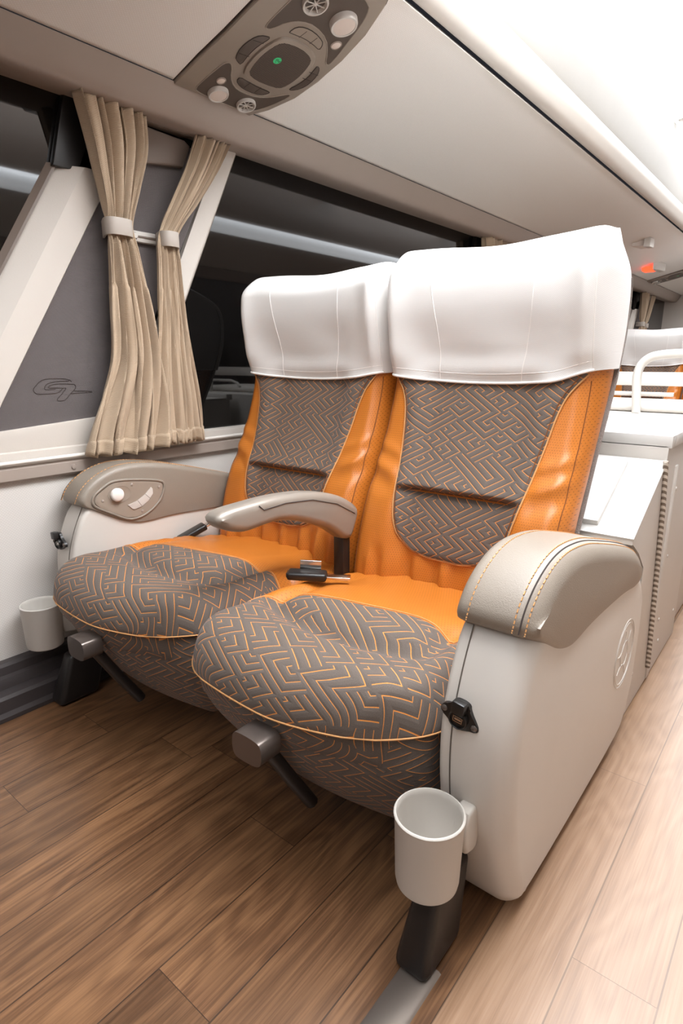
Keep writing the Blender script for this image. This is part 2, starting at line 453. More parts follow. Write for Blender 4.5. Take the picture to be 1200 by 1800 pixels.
def smoothpoly(pts, it=2, closed=True):
    for _ in range(it):
        q = []; n = len(pts); rng = range(n) if closed else range(n-1)
        if not closed: q.append(pts[0])
        for i in rng:
            a = pts[i]; b = pts[(i+1) % n]
            q.append(tuple(.75*a[k]+.25*b[k] for k in range(len(a)))); q.append(tuple(.25*a[k]+.75*b[k] for k in range(len(a))))
        if not closed: q.append(pts[-1])
        pts = q
    return pts
def interp(x, xs, ys):
    if x <= xs[0]: return ys[0]
    for i in range(1, len(xs)):
        if x <= xs[i]:
            t = (x-xs[i-1])/(xs[i]-xs[i-1]); return ys[i-1]+t*(ys[i]-ys[i-1])
    return ys[-1]
def sinterp(x, xs, ys):
    """smooth (Catmull-Rom) interpolation"""
    n = len(xs)
    if x <= xs[0]: return ys[0]
    if x >= xs[-1]: return ys[-1]
    i = 1
    while x > xs[i]: i += 1
    def m(k):
        if k == 0: return (ys[1]-ys[0])/(xs[1]-xs[0])
        if k == n-1: return (ys[-1]-ys[-2])/(xs[-1]-xs[-2])
        return .5*((ys[k]-ys[k-1])/(xs[k]-xs[k-1])+(ys[k+1]-ys[k])/(xs[k+1]-xs[k]))
    h = xs[i]-xs[i-1]; t = (x-xs[i-1])/h
    return (2*t**3-3*t*t+1)*ys[i-1]+(t**3-2*t*t+t)*h*m(i-1)+(3*t*t-2*t**3)*ys[i]+(t**3-t*t)*h*m(i)
def sstep(a, b, x):
    t = max(0, min(1, (x-a)/(b-a))); return t*t*(3-2*t)
def ss_curve(poly_yz, x): return [(x, p[0], p[1]) for p in poly_yz]

# ------------------------------------------------------------------ the setting
Y0, Y1 = -2.2, 9.0
XL, XR = -1.8, .95
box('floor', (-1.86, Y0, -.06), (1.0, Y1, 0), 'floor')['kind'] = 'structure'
def wallmat(o): o['kind'] = 'structure'; return o
wallmat(box('wall_left', (-1.86, Y0, 0), (-1.8, Y1, .70), 'wall'))
wallmat(box('wall_right', (.95, Y0, 0), (1.01, Y1, .74), 'wall'))
wallmat(box('wall_back', (-1.86, Y1, 0), (1.01, Y1+.06, 2.6), 'frame'))
wallmat(box('wall_front', (-1.86, Y0-.06, 0), (1.01, Y0, 2.6), 'dim'))
# ceiling between the racks, gently vaulted
def ceil_fn(u, v):
    a = (u-.5)*PI*.9
    return (-.43+.62*sin(a)/sin(PI*.45), Y0+(Y1-Y0)*v, 2.44+.10*(cos(a)-cos(PI*.45))/(1-cos(PI*.45)))
wallmat(grid('ceiling', ceil_fn, 24, 8, 'ceil', thick=.01))
# windows: dark night glass in both walls
wallmat(box('window_1', (-1.87, Y0, .70), (-1.835, 1.30, 1.86), 'glass'))
wallmat(box('window_2', (-1.87, 1.30, .70), (-1.835, 3.95, 1.86), 'glass'))
wallmat(box('window_3', (-1.87, 3.95, .70), (-1.835, 6.6, 1.86), 'glass'))
wallmat(box('window_4', (-1.87, 6.6, .70), (-1.835, Y1, 1.86), 'glass'))
wallmat(box('window_5', (.985, Y0, .74), (1.02, Y1, 1.86), 'glass'))
wallmat(box('trim_6', (.925, Y0, .75), (.945, 1.9, 1.80), 'blind', bevel=.004))   # unseen cream panel added near the camera to bounce light
# sill: ledge, cord rail and screwed strip
def trim(name, prof, m, y0=Y0, y1=Y1): return wallmat(prism(name, prof, 1, y0, y1, m, sharp=30))
trim('trim_1', [(-1.86, .695), (-1.86, .742), (-1.80, .742), (-1.792, .738), (-1.790, .700), (-1.80, .695)], 'frame')
trim('trim_2', [(-1.80, .655), (-1.80, .700), (-1.786, .700), (-1.780, .694), (-1.780, .662), (-1.786, .655)], 'fascia')
wallmat(tube('trim_3', [(-1.776, Y0+i*.2, .713) for i in range(int((Y1-Y0)/.2))], .006, 'nose', n=8))
s_ = wallmat(lathe('trim_4', [(0, .004), (.007, .0035), (.009, 0)], 'fascia', loc=(-1.780, .885, .678), rot=Matrix.Rotation(PI/2, 3, 'Y'), n=20))
# stepped heater duct along the wall
wallmat(prism('baseboard_left', [(-1.80, 0), (-1.80, .125), (-1.775, .125), (-1.765, .118), (-1.760, .095), (-1.745, .092), (-1.740, .082), (-1.735, .064),
     (-1.700, .062), (-1.690, .055), (-1.685, .02), (-1.67, .012), (-1.67, 0)], 1, Y0, Y1, 'duct', sharp=25))
wallmat(box('baseboard_right', (.90, Y0, 0), (.95, Y1, .12), 'duct', bevel=.008))

# pillar panels between the windows: slanted grained frames around a ribbed grey fabric field
G1 = [(0.924, 0.9337), (0.9188, 0.9393), (0.9038, 0.9428), (0.8776, 0.9444), (0.848, 0.9442), (0.8292, 0.9381), (0.8151, 0.9253), (0.8058, 0.915), (0.8074, 0.907), (0.8164, 0.9004), (0.8389, 0.8998), (0.8629, 0.9002), (0.8742, 0.9015), (0.8851, 0.9056), (0.8927, 0.9136), (0.8968, 0.9156)]
G2 = [(0.9164, 0.9357), (0.8917, 0.9364), (0.867, 0.9344), (0.85, 0.9304), (0.8418, 0.9235), (0.8378, 0.9129), (0.8551, 0.9122), (0.8719, 0.9129)]
G3 = [(0.8968, 0.9156), (0.876, 0.9163), (0.8484, 0.9173), (0.8546, 0.9236), (0.8681, 0.928), (0.8907, 0.9286), (0.929, 0.9267), (0.9353, 0.9222), (0.9344, 0.9139), (0.9266, 0.9058), (0.9137, 0.8961), (0.9047, 0.8854), (0.8962, 0.8788), (0.877, 0.8772), (0.8718, 0.8815), (0.8804, 0.8902), (0.8899, 0.8981), (0.8976, 0.9069), (0.9063, 0.9153), (0.8968, 0.9156)]
G4 = [(0.9285, 0.9057), (0.9542, 0.9047), (0.9864, 0.9021)]
G5 = [(0.9178, 0.8978), (0.9336, 0.899), (0.9535, 0.8991), (0.9862, 0.8996)]
def fab_prism(name, poly, x0, x1, mat, parent):
    o = prism(name, poly, 0, x0, x1, mat, parent, bevel=.002)
    me = o.data; ul = me.uv_layers.new(name='UVMap')
    for l in me.loops:
        c = me.vertices[l.vertex_index].co; ul.data[l.index].uv = (c.y, c.z)
    return o
def pillar(off, label, first=False):
    r = empty('pillar_panel', (-1.80, 1.1+off, .742), label, 'wall panel', None if first else None)
    sh = lambda P: [(y+off, z) for y, z in P]
    fab_prism('fabric_field', sh([(.62, .742), (.62, .80), (1.0, 1.50), (1.05, 1.62), (1.55, 1.72), (1.50, 1.62), (1.17, 1.02), (1.17, .742)]), -1.835, -1.812, 'gfabric', r)
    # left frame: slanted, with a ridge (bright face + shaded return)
    def bar(name, a, b, wl, wr, mat, d0, d1, par=r):
        # cross-section: outer face recedes from d1 (ridge) to d0 ; a,b centre-line of the ridge (y,z)
        V = []
        for (y, z) in (a, b):
            for dy, x in ((-wl, d0-.02), (-wl, d0), (-.004, d1-.001), (.004, d1), (wr, d1-.004), (wr+.004, d1-.01), (wr+.004, d0-.02)): V.append((x, y+off+dy, z))
        n = 7; F = [tuple(range(n))[::-1], tuple(range(n, 2*n))]
        for k in range(n): F.append((k, (k+1) % n, n+(k+1) % n, n+k))
        o = pydata(name, V, F, mat, par, sharp=20, recalc=True); return o
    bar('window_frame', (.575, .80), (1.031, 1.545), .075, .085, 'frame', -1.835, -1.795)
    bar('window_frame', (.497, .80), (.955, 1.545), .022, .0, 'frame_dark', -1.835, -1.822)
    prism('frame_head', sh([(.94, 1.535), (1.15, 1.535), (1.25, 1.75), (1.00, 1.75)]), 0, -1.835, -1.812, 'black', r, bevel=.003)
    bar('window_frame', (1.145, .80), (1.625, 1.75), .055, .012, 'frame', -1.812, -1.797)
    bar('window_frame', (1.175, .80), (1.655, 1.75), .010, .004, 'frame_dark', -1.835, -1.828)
    prism('sill_panel', sh([(.30, .740), (.30, .775), (.62, .796), (1.17, .835), (1.17, .740)]), 0, -1.835, -1.800, 'frame', r, bevel=.004)
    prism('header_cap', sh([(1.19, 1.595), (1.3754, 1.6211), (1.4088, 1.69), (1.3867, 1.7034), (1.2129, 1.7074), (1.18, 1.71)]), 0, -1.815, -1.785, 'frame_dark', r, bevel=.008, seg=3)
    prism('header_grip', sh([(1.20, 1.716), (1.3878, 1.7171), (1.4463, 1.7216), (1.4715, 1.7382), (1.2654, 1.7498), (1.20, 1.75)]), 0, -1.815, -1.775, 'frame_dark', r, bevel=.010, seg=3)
    tubes('embossed_emblem', [[(-1.8115, y+off, z) for y, z in smoothpoly(g, 1, False)] for g in (G1, G2, G3, G4, G5)], .0011, 'groove', r, n=6)['label'] = 'embossed G7 outline emblem'
    return r
pillar(0, 'slanted cream pillar panel with grey fabric field behind the two near curtains')
pillar(2.56, 'slanted pillar panel beyond the headrests at the end of the big window')
pillar(6.45, 'far slanted pillar panel glimpsed above the rear seats')

# ------------------------------------------------------------------ curtains
def curtain(prof, nf, ph, amp, label, group):
    """prof rows: (z, y_left, y_right)"""
    zs = [p[0] for p in prof][::-1]; yl = [p[1] for p in prof][::-1]; yr = [p[2] for p in prof][::-1]
    zt, zb = prof[0][0], prof[-1][0]
    r = empty('curtain', (-1.74, prof[-1][1]+.1, zb), label, 'curtain', group)
    nrm_w = .25
    def fn(u, v):
        z = zt+(zb-zt)*v
        l = sinterp(z, zs, yl); rr = sinterp(z, zs, yr); wd = rr-l
        uu = u+.018*sin(9*u+3*v+ph)
        y = l+wd*uu
        A = amp*(.55+.45*min(1, wd/nrm_w))
        f1 = sin(2*PI*nf*u+ph+1.2*sin(2.2*v*PI+ph)*(.5 if v < .5 else 1.0)); f2 = sin(2*PI*(nf*1.63)*u+2*ph+1.5*v)
        hem = sstep(.955, .975, v)
        x = -1.742+A*(f1*.8+f2*.45+.22*sin(2*PI*nf*3.1*u+4*v+ph))+.012*hem*sin(2*PI*nf*2.7*u+ph)*.6
        y += .010*f2*wd/nrm_w
        zz = z+.006*sstep(.9, 1, v)*sin(2*PI*nf*1.2*u+1)
        tie = math.exp(-((z-1.388)/.03)**2); x = x*(1-.75*tie)+(-1.742)*.75*tie
        return (x, y, zz)
    vs = [j/90 for j in range(91)]
    grid('cloth', fn, 150, 90, 'curtain', r, uvfn=lambda u, v: (u*nf*.07, v*1.0), thick=.002, sharp=80)
    # stitched gathered hem
    grid('hem', lambda u, v: (fn(u, .958+.042*v)[0]+.0035, fn(u, .958+.042*v)[1], fn(u, .958+.042*v)[2]-.004*v), 150, 4, 'curtain', r, uvfn=lambda u, v: (u*.3, v*.04), thick=.002, sharp=80)
    return r
def tieback(y0, y1, z0, z1, label, group):
    """a curved plastic strap round the gathered cloth"""
    r = empty('curtain_tieback', (-1.80, (y0+y1)/2, z0), label, 'tieback', group)
    pts = smoothpoly([(-1.80, y0+.03), (-1.745, y0+.004), (-1.718, y0+.010), (-1.712, (y0+y1)/2), (-1.718, y1-.010), (-1.745, y1+.002), (-1.80, y1-.02)], 3, False)
    V = []; F = []
    for k, (x, y) in enumerate(pts):
        xs = x+.004; V += [(x, y, z0), (x, y, z1), ]
    n = len(pts)
    for k in range(n-1): F.append((2*k, 2*k+1, 2*k+3, 2*k+2))
    o = pydata('strap', V, F, 'strap', r, sharp=60); m = o.modifiers.new('s', 'SOLIDIFY'); m.thickness = .007; m.offset = 0
    b = o.modifiers.new('b', 'BEVEL'); b.width = .002; b.segments = 2
    return r
P1 = [(1.716, .975, 1.210), (1.62, 1.0, 1.205), (1.50, 1.025, 1.165), (1.42, 1.040, 1.138), (1.38, 1.046, 1.136), (1.30, 1.045, 1.150), (1.15, 1.035, 1.178), (1.0, 1.022, 1.195), (.88, .975, 1.195), (.79, .94, 1.185), (.712, .918, 1.168)]
P2 = [(1.716, 1.405, 1.535), (1.62, 1.36, 1.475), (1.50, 1.29, 1.385), (1.42, 1.245, 1.318), (1.38, 1.228, 1.300), (1.30, 1.222, 1.302), (1.15, 1.212, 1.312), (1.0, 1.200, 1.325), (.85, 1.188, 1.345), (.722, 1.180, 1.352)]
shp = lambda P, d: [(a, b+d, c+d) for a, b, c in P]
offs = [(0, 'near'), (2.56, 'mid'), (6.45, 'far')]
for d, w_ in offs:
    l1 = {'near': 'wide pleated beige curtain nearest the frame edge, gathered in a tieback', 'mid': 'sliver of beige curtain just above the right headrest cover', 'far': 'small far beige curtain left of the pair over the rear seats'}[w_]
    l2 = {'near': 'narrow beige curtain, finely pleated, touching the big dark window', 'mid': 'beige curtain behind the right headrest cover, far side of the second pillar', 'far': 'small far beige curtain right of the pair over the rear seats'}[w_]
    curtain(shp(P1, d), 6, .6+d, .027, l1, None)
    curtain(shp(P2, d), 8, 2.1+d, .018, l2, None)
    t1 = {'near': 'grey strap tieback round the wide near curtain', 'mid': 'tieback on the sliver curtain beyond the headrests', 'far': 'tieback on the left far curtain'}[w_]
    t2 = {'near': 'grey strap tieback round the narrow near curtain', 'mid': 'tieback on the second curtain behind the headrests', 'far': 'tieback on the right far curtain'}[w_]
    tieback(1.040+d, 1.128+d, 1.360, 1.408, t1, None)
    tieback(1.228+d, 1.296+d, 1.352, 1.398, t2, None)
    r = empty('tieback_rail', (-1.80, 1.22+d, 1.36), {'near': 'short grey rail with round button between the two near tiebacks', 'mid': 'short tieback rail on the second pillar', 'far': 'short tieback rail on the far pillar'}[w_], 'rail')
    box('rail_bar', (-1.812, 1.14+d, 1.365), (-1.792, 1.262+d, 1.398), 'light', r, bevel=.004)
    box('rail_rib', (-1.812, 1.14+d, 1.378), (-1.788, 1.262+d, 1.384), 'frame_dark', r, bevel=.001)
    lathe('button', [(0, .010), (.008, .009), (.011, .004), (.011, 0)], 'light', r, loc=(-1.79, 1.170+d, 1.381), rot=Matrix.Rotation(PI/2, 3, 'Y'), n=20)
    if d == 0: lathe('hem_clip', [(0, .03), (.005, .03), (.006, 0), (0, 0)], 'white', r, loc=(-1.765, 1.16, .716), rot=Matrix.Rotation(-PI/2, 3, 'X'), n=14)

# ------------------------------------------------------------------ luggage rack over the seats (both sides)
def rack_z(x): return 1.805+.25*(x+1.65)
def rack_profile():
    under = [(-1.65, 1.805), (-1.45, 1.855), (-1.25, 1.905), (-1.17, 1.928), (-1.12, 1.948), (-1.082, 1.966)]
    return under
def rack(mirror, label):
    mx = (lambda x: x) if not mirror else (lambda x: -.85-x)
    r = empty('luggage_rack', (mx(-1.80), 3.0, 1.72), label, 'luggage rack')
    def sheet(name, prof, m, th=.008, y0=Y0+.01, y1=Y1-.01, par=r, sharp=30):
        P = smoothpoly(prof, 2, False)
        V = []; F = []
        ys = [y0, y1]
        for y in ys:
            for x, z in P: V.append((mx(x), y, z))
        n = len(P)
        for k in range(n-1): F.append((k, k+1, n+k+1, n+k))
        o = pydata(name, V, F, m, par, sharp=sharp); mm = o.modifiers.new('s', 'SOLIDIFY'); mm.thickness = th; mm.offset = 0
        return o
    sheet('fascia', [(-1.84, 1.735), (-1.78, 1.722), (-1.71, 1.716), (-1.688, 1.73), (-1.668, 1.77), (-1.652, 1.800)], 'fascia')
    sheet('underside', rack_profile(), 'rack')
    sheet('edge_strip', [(-1.060, 1.975), (-1.058, 1.962), (-1.045, 1.956), (-1.020, 1.964), (-1.000, 1.984), (-.985, 2.002), (-.98, 2.025), (-.992, 2.045), (-1.02, 2.055)], 'edge_light' if mirror else 'nose')
    sheet('gap_strip', [(-1.092, 1.990), (-1.070, 1.995), (-1.045, 1.990)], 'groove', .004)
    sheet('bin_door', [(-1.03, 2.05), (-1.00, 2.08), (-.975, 2.20), (-.975, 2.32), (-.99, 2.41)], 'frame_dark' if mirror else 'door')  # opposite door coloured darker so its window reflection stays dim
    tube('grip_ridge', [(mx(-1.665), Y0+.02+.5*i, 1.785) for i in range(int((Y1-Y0)/.5))], .002, 'seamgrey', r, n=6)
    return r
R1 = rack(False, 'long cream overhead luggage rack running above the orange seats')
# wheel-like emblem on the bin door
def emblem_ring(parent, P, rad, mat, name, t=.0016, lobes=True):
    """P(a,b) maps local 2D (units of rad) to 3D"""
    C = lambda cx, cy, r, a0, a1, n=28: [P(cx+r*cos(a0+(a1-a0)*k/n), cy+r*sin(a0+(a1-a0)*k/n)) for k in range(n+1)]
    L = [C(0, 0, 1, 0, 2*PI), C(0, 0, .90, 0, 2*PI), C(0, 0, .38, .3, 2*PI+.3)]
    for k in range(3):
        a = PI/2+k*2*PI/3
        L.append(C(.78*cos(a+.75), .78*sin(a+.75), .46, a+.75+PI-1.15, a+.75+PI+1.15))
    return tubes(name, L, t, mat, parent, n=5)
def bd(a, b): return (-.9735, 1.93+a*.15, 2.14+b*.085)
fan = [[bd(cos(t*PI/20), sin(t*PI/20)) for t in range(0, 21)]]
for k in range(6):
    a = .25+k*.52; fan.append([bd(.15*cos(a), .15*sin(a)), bd(.85*cos(a), .85*sin(a))]); fan.append([bd(.15*cos(a), .15*sin(a)), bd(.85*cos(a+.16), .85*sin(a+.16))])
tubes('door_emblem', fan, .003, 'nose', R1, n=6)['label'] = 'raised wheel emblem on the bin door'
rack(True, 'opposite cream luggage rack seen only as a reflection in the dark windows')
# glowing ceiling panels added in place of bounced flash light
for k in range(5):
    y0 = (-2.1, .45, 2.35, 4.55, 6.75)[k]; dl = (2.45, 1.8, 2.1, 2.1, 2.1)[k]
    r = empty('ceiling_light', (-.43, y0+1.05, 2.41), ['glowing ceiling light panel over the front of the aisle', 'glowing ceiling light panel right above the double seat', 'glowing ceiling light panel above the white console', 'glowing ceiling light panel above the rear seats', 'rearmost glowing ceiling light panel'][k], 'ceiling light')
    grid('diffuser', lambda u, v: (-.70+.83*u if k == 1 else -.98+1.11*u, y0+dl*v, 2.41+.08*sin(PI*u)), 20, 2, 'ceil_light%d' % k, r, thick=.006)
    box('light_frame', (-.97, y0+dl, 2.415), (.12, y0+dl+.1, 2.435), 'nose', r, bevel=.004)

# ------------------------------------------------------------------ passenger service panel set in the rack
PSU = dict(
panel=[(-1.65, 1.254), (-1.524, 1.251), (-1.413, 1.252), (-1.306, 1.249), (-1.19, 1.249), (-1.075, 1.252), (-1.075, 1.535), (-1.102, 1.553), (-1.195, 1.59), (-1.303, 1.615), (-1.407, 1.629), (-1.505, 1.624), (-1.597, 1.592), (-1.65, 1.555)],
speaker=[(-1.497, 1.39), (-1.462, 1.377), (-1.412, 1.370), (-1.363, 1.375), (-1.332, 1.387), (-1.318, 1.42), (-1.315, 1.466), (-1.322, 1.508), (-1.338, 1.538), (-1.375, 1.553), (-1.424, 1.562), (-1.472, 1.556), (-1.499, 1.54), (-1.508, 1.497), (-1.511, 1.441), (-1.506, 1.405)],
grille=[(-1.488, 1.402), (-1.45, 1.39), (-1.41, 1.385), (-1.37, 1.388), (-1.342, 1.398), (-1.332, 1.43), (-1.329, 1.468), (-1.335, 1.505), (-1.348, 1.528), (-1.385, 1.541), (-1.424, 1.547), (-1.464, 1.543), (-1.488, 1.531), (-1.495, 1.49), (-1.498, 1.445)],
btnA=[(-1.464, 1.332), (-1.426, 1.318), (-1.384, 1.322), (-1.362, 1.334), (-1.352, 1.359), (-1.358, 1.364), (-1.394, 1.355), (-1.434, 1.356), (-1.478, 1.365), (-1.473, 1.348)],
btnB=[(-1.309, 1.392), (-1.284, 1.396), (-1.272, 1.417), (-1.269, 1.453), (-1.278, 1.498), (-1.291, 1.512), (-1.309, 1.518), (-1.303, 1.486), (-1.301, 1.446), (-1.308, 1.401)],
btnC=[(-1.357, 1.565), (-1.361, 1.581), (-1.386, 1.598), (-1.425, 1.606), (-1.46, 1.599), (-1.481, 1.578), (-1.479, 1.568), (-1.447, 1.577), (-1.407, 1.579), (-1.369, 1.568)],
btnD=[(-1.537, 1.399), (-1.519, 1.398), (-1.522, 1.433), (-1.525, 1.476), (-1.522, 1.524), (-1.529, 1.526), (-1.55, 1.508), (-1.556, 1.465), (-1.551, 1.424)],
recA=[(-1.631, 1.315), (-1.589, 1.314), (-1.539, 1.316), (-1.499, 1.319), (-1.487, 1.332), (-1.498, 1.349), (-1.535, 1.375), (-1.563, 1.411), (-1.570, 1.452), (-1.563, 1.507), (-1.54, 1.545), (-1.512, 1.571), (-1.493, 1.589), (-1.51, 1.599), (-1.571, 1.578), (-1.614, 1.553), (-1.637, 1.53), (-1.642, 1.461), (-1.642, 1.369), (-1.638, 1.332)],
recB=[(-1.329, 1.322), (-1.292, 1.318), (-1.240, 1.316), (-1.17, 1.313), (-1.125, 1.318), (-1.112, 1.36), (-1.108, 1.44), (-1.118, 1.506), (-1.14, 1.527), (-1.178, 1.546), (-1.238, 1.566), (-1.299, 1.586), (-1.334, 1.594), (-1.339, 1.580), (-1.305, 1.550), (-1.268, 1.503), (-1.253, 1.44), (-1.262, 1.392), (-1.288, 1.362), (-1.328, 1.344), (-1.336, 1.331)])
def service_unit(off, label):
    r = empty('service_panel', (-1.40, 1.45+off, 1.86), label, 'service panel')
    def pr(name, poly, d0, d1, m, parent=r, bev=.002, it=1, sc=1.0):
        P = smoothpoly(poly, it) if it else poly
        cx = sum(p[0] for p in P)/len(P); cy = sum(p[1] for p in P)/len(P)
        P = [(cx+(x-cx)*sc, cy+(y-cy)*sc) for x, y in P]
        bm = bmesh.new(); n = len(P)
        lo = [bm.verts.new((x, y+off, rack_z(x)-d1)) for x, y in P]; hi = [bm.verts.new((x, y+off, rack_z(x)-d0)) for x, y in P]
        f1 = bm.faces.new(lo); bm.faces.new(hi[::-1])
        for i in range(n): bm.faces.new((lo[i], hi[i], hi[(i+1) % n], lo[(i+1) % n]))
        if bev: bmesh.ops.bevel(bm, geom=f1.edges[:], offset=bev, segments=2, profile=.5, affect='EDGES', clamp_overlap=True)
        return from_bm(name, bm, m, parent, 35)
    body = pr('housing', PSU['panel'], -.01, .016, 'unit', it=0, bev=.006)
    tube('housing_gap', [(x, y+off, rack_z(x)-.0045) for x, y in inset_poly(PSU['panel'], -.003)], .0022, 'groove', r, n=6, closed=True)
    k = .0162
    ra = pr('recess', PSU['recA'], .012, k+.0004, 'unit_dark', bev=.0); tubes('recess_rim', [[(x, y+off, rack_z(x)-k) for x, y in smoothpoly(PSU['recA'], 1)]], .0022, 'unit', r, n=6, closed=True)
    rb = pr('recess', PSU['recB'], .012, k+.0004, 'unit_dark', bev=.0); tubes('recess_rim', [[(x, y+off, rack_z(x)-k) for x, y in smoothpoly(PSU['recB'], 1)]], .0022, 'unit', r, n=6, closed=True)
    sp = pr('speaker', PSU['speaker'], .012, k+.006, 'unit', bev=.004)
    pr('speaker_grille', PSU['grille'], .012, k+.0068, 'grille', sp, bev=.0)
    q = pr('sticker', [(-1.400+.0125*cos(a*PI/10), 1.437+.0125*sin(a*PI/10)) for a in range(20)], k+.0068, k+.0074, 'green', sp, bev=0, it=0)
    q['label'] = 'round green sticker'
    if off == 0:
        L = lambda pts: [(x, y, rack_z(x)-k-.0078) for x, y in pts]
        tubes('sticker_mark', [L([(-1.408, 1.437), (-1.398, 1.430), (-1.402, 1.442)]), L([(-1.398, 1.430), (-1.394, 1.436), (-1.399, 1.438)]), L([(-1.402, 1.442), (-1.396, 1.448)]), L([(-1.397, 1.440), (-1.403, 1.447)])], .0006, 'groove', sp, n=5)
    for nm in ('btnA', 'btnB', 'btnC', 'btnD'):
        b = pr('button_bank', PSU[nm], .012, k+.0012, 'plate' if nm == 'btnB' else 'unit_dark', bev=.0008)
        tubes('button_rim', [[(x, y+off, rack_z(x)-k-.001) for x, y in smoothpoly(PSU[nm], 1)]], .0011, 'groove', b, n=5, closed=True)
        P = PSU[nm]; cx = sum(p[0] for p in P)/len(P); cy = sum(p[1] for p in P)/len(P)
        if nm in ('btnA', 'btnC'): ls = [[(cx+d-.002, cy-.017), (cx+d+.003, cy+.017)] for d in (-.03, 0, .03)][(0 if nm == 'btnA' else 1)::2 if nm == 'btnA' else 1]
        else: ls = [[(cx-.014, cy+d), (cx+.014, cy+d+.002)] for d in (-.022, .022)]
        for l in ls: tube('button_gap', [(x, y+off, rack_z(x)-k-.0013) for x, y in l], .0007, 'groove', b, n=5)
    tilt = Matrix.Rotation(PI+math.atan(.25)*-1, 3, 'Y')
    def puck(x, y, R, h, kind):
        rot = Matrix.Rotation(PI-math.atan(.25), 3, 'Y') @ Matrix.Rotation(.0, 3, 'X')
        if kind == 'lamp':
            o = lathe('reading_lamp', [(R*.9, 0), (R, .004), (R*.98, h*.8), (R*.92, h), (R*.80, h), (R*.78, h-.002)], 'light', r, (x, y+off, rack_z(x)-.006), rot)
            lathe('lens', [(R*.79, h-.0015), (R*.6, h-.0005), (0, h)], 'lens', o, (x, y+off, rack_z(x)-.006), rot)
        elif kind == 'vent':
            o = lathe('air_vent', [(R*.9, 0), (R, .004), (R*.98, h*.9), (R*.95, h), (R*.85, h), (R*.80, h-.006), (R*.7, h*.25), (0, h*.2)], 'light', r, (x, y+off, rack_z(x)-.006), rot)
            lathe('vent_core', [(R*.8, h*.35), (R*.5, h*.32), (0, h*.3)], 'black', o, (x, y+off, rack_z(x)-.006), rot)
            fins = []
            for a in range(8):
                t = a*PI/4+.2; p = lambda rr, zz: Vector((x, y+off, rack_z(x)-.006))+rot @ Vector((rr*cos(t), rr*sin(t), zz))
                fins.append([p(R*.12, h*.75), p(R*.8, h*.8)])
            tubes('vent_fin', fins, .0016, 'light', o, n=5)
            lathe('vent_hub', [(R*.14, h*.3), (R*.14, h*.8), (0, h*.85)], 'light', o, (x, y+off, rack_z(x)-.006), rot, n=14)
        else:
            o = lathe('call_button', [(R, 0), (R, .004), (R*.85, .006), (R*.8, .004)], 'fascia', r, (x, y+off, rack_z(x)-.0140), rot)
            lathe('button_cap', [(R*.8, .004), (R*.4, .0065), (0, .007)], 'lens', o, (x, y+off, rack_z(x)-.0140), rot)
    puck(-1.612, 1.387, .033, .022, 'lamp'); puck(-1.20, 1.492, .040, .026, 'lamp')
    puck(-1.610, 1.500, .032, .020, 'vent'); puck(-1.200, 1.375, .036, .020, 'vent')
    puck(-1.562, 1.360, .015, .006, 'b'); puck(-1.268, 1.546, .017, .006, 'b')
    return r
service_unit(0, 'overhead service panel with speaker, green sticker, reading lamps and air vents')
service_unit(5.9, 'tiny far service panel on the rack seen right of the right headrest')
# small warning lamps beyond
r = empty('indicator_lamp', (-1.50, 6.45, 1.84), 'small glowing red lamp under the rack beside the right headrest', 'lamp')
prism('lens', [(-1.53, 6.38), (-1.45, 6.36), (-1.42, 6.45), (-1.45, 6.50), (-1.53, 6.50)], 2, 1.80, 1.838, 'red', r, bevel=.004)
prism('bezel', [(-1.42, 6.30), (-1.38, 6.36), (-1.36, 6.52), (-1.42, 6.58), (-1.44, 6.45)], 2, 1.80, 1.870, 'light', r, bevel=.008)
r = empty('rack_clip', (-1.30, 5.35, 1.86), 'small white clip under the rack above the red lamp', 'clip')
prism('clip_body', [(-1.36, 5.28), (-1.27, 5.30), (-1.25, 5.42), (-1.33, 5.44)], 2, 1.848, 1.898, 'white', r, bevel=.008)
prism('clip_tab', [(-1.27, 5.26), (-1.23, 5.28), (-1.22, 5.36), (-1.26, 5.36)], 2, 1.836, 1.905, 'light', r, bevel=.006)

# ------------------------------------------------------------------ double seat
HW = .300
XCS = (-1.335, -.725)         # window seat and aisle seat centres
zs_f = [.33, .37, .47, .62, .72, .84, .95, 1.05, 1.15, 1.22, 1.27]
ys_f = [1.30, 1.292, 1.305, 1.352, 1.412, 1.462, 1.487, 1.468, 1.452, 1.458, 1.480]
zs_b = [.33, .45, .58, .777, .967, 1.10, 1.21, 1.28]
ys_b = [1.40, 1.44, 1.50, 1.596, 1.695, 1.735, 1.715, 1.63]
HALFW = [.285, .295, .300, .300, .302, .302, .302, .300]
def wing(s, z):
    lower = .030*sstep(.40, .65, abs(s))*(1-sstep(.90, 1.0, z))
    up = .050*(abs(s)**2.6)*sstep(.90, 1.02, z)
    return -lower-up+.012
def yfront(x, z):
    return back_pt(.5+.5*x/HW, z, True)[1]
def ends(s, r=.17):
    e = max(0, (abs(s)-(1-r))/r); e = min(e, 1)
    return 1-math.sqrt(max(0, 1-e*e))
us_c = [(1-cos(PI*i/72))/2 for i in range(73)]
def back_pt(u, z, front, off=0.0, hw=HW):
    s = (u*2-1); x = s*hw
    yb = sinterp(z, zs_b, ys_b)
    yf = sinterp(z, zs_f, ys_f)+wing(s, z)+.018-off
    mid = yf+(yb-yf)*.55
    e = ends(s)
    if front: y = yf+(mid-yf)*e
    else: y = yb+off-(yb+off-mid)*ends(s, .08)
    return x, y
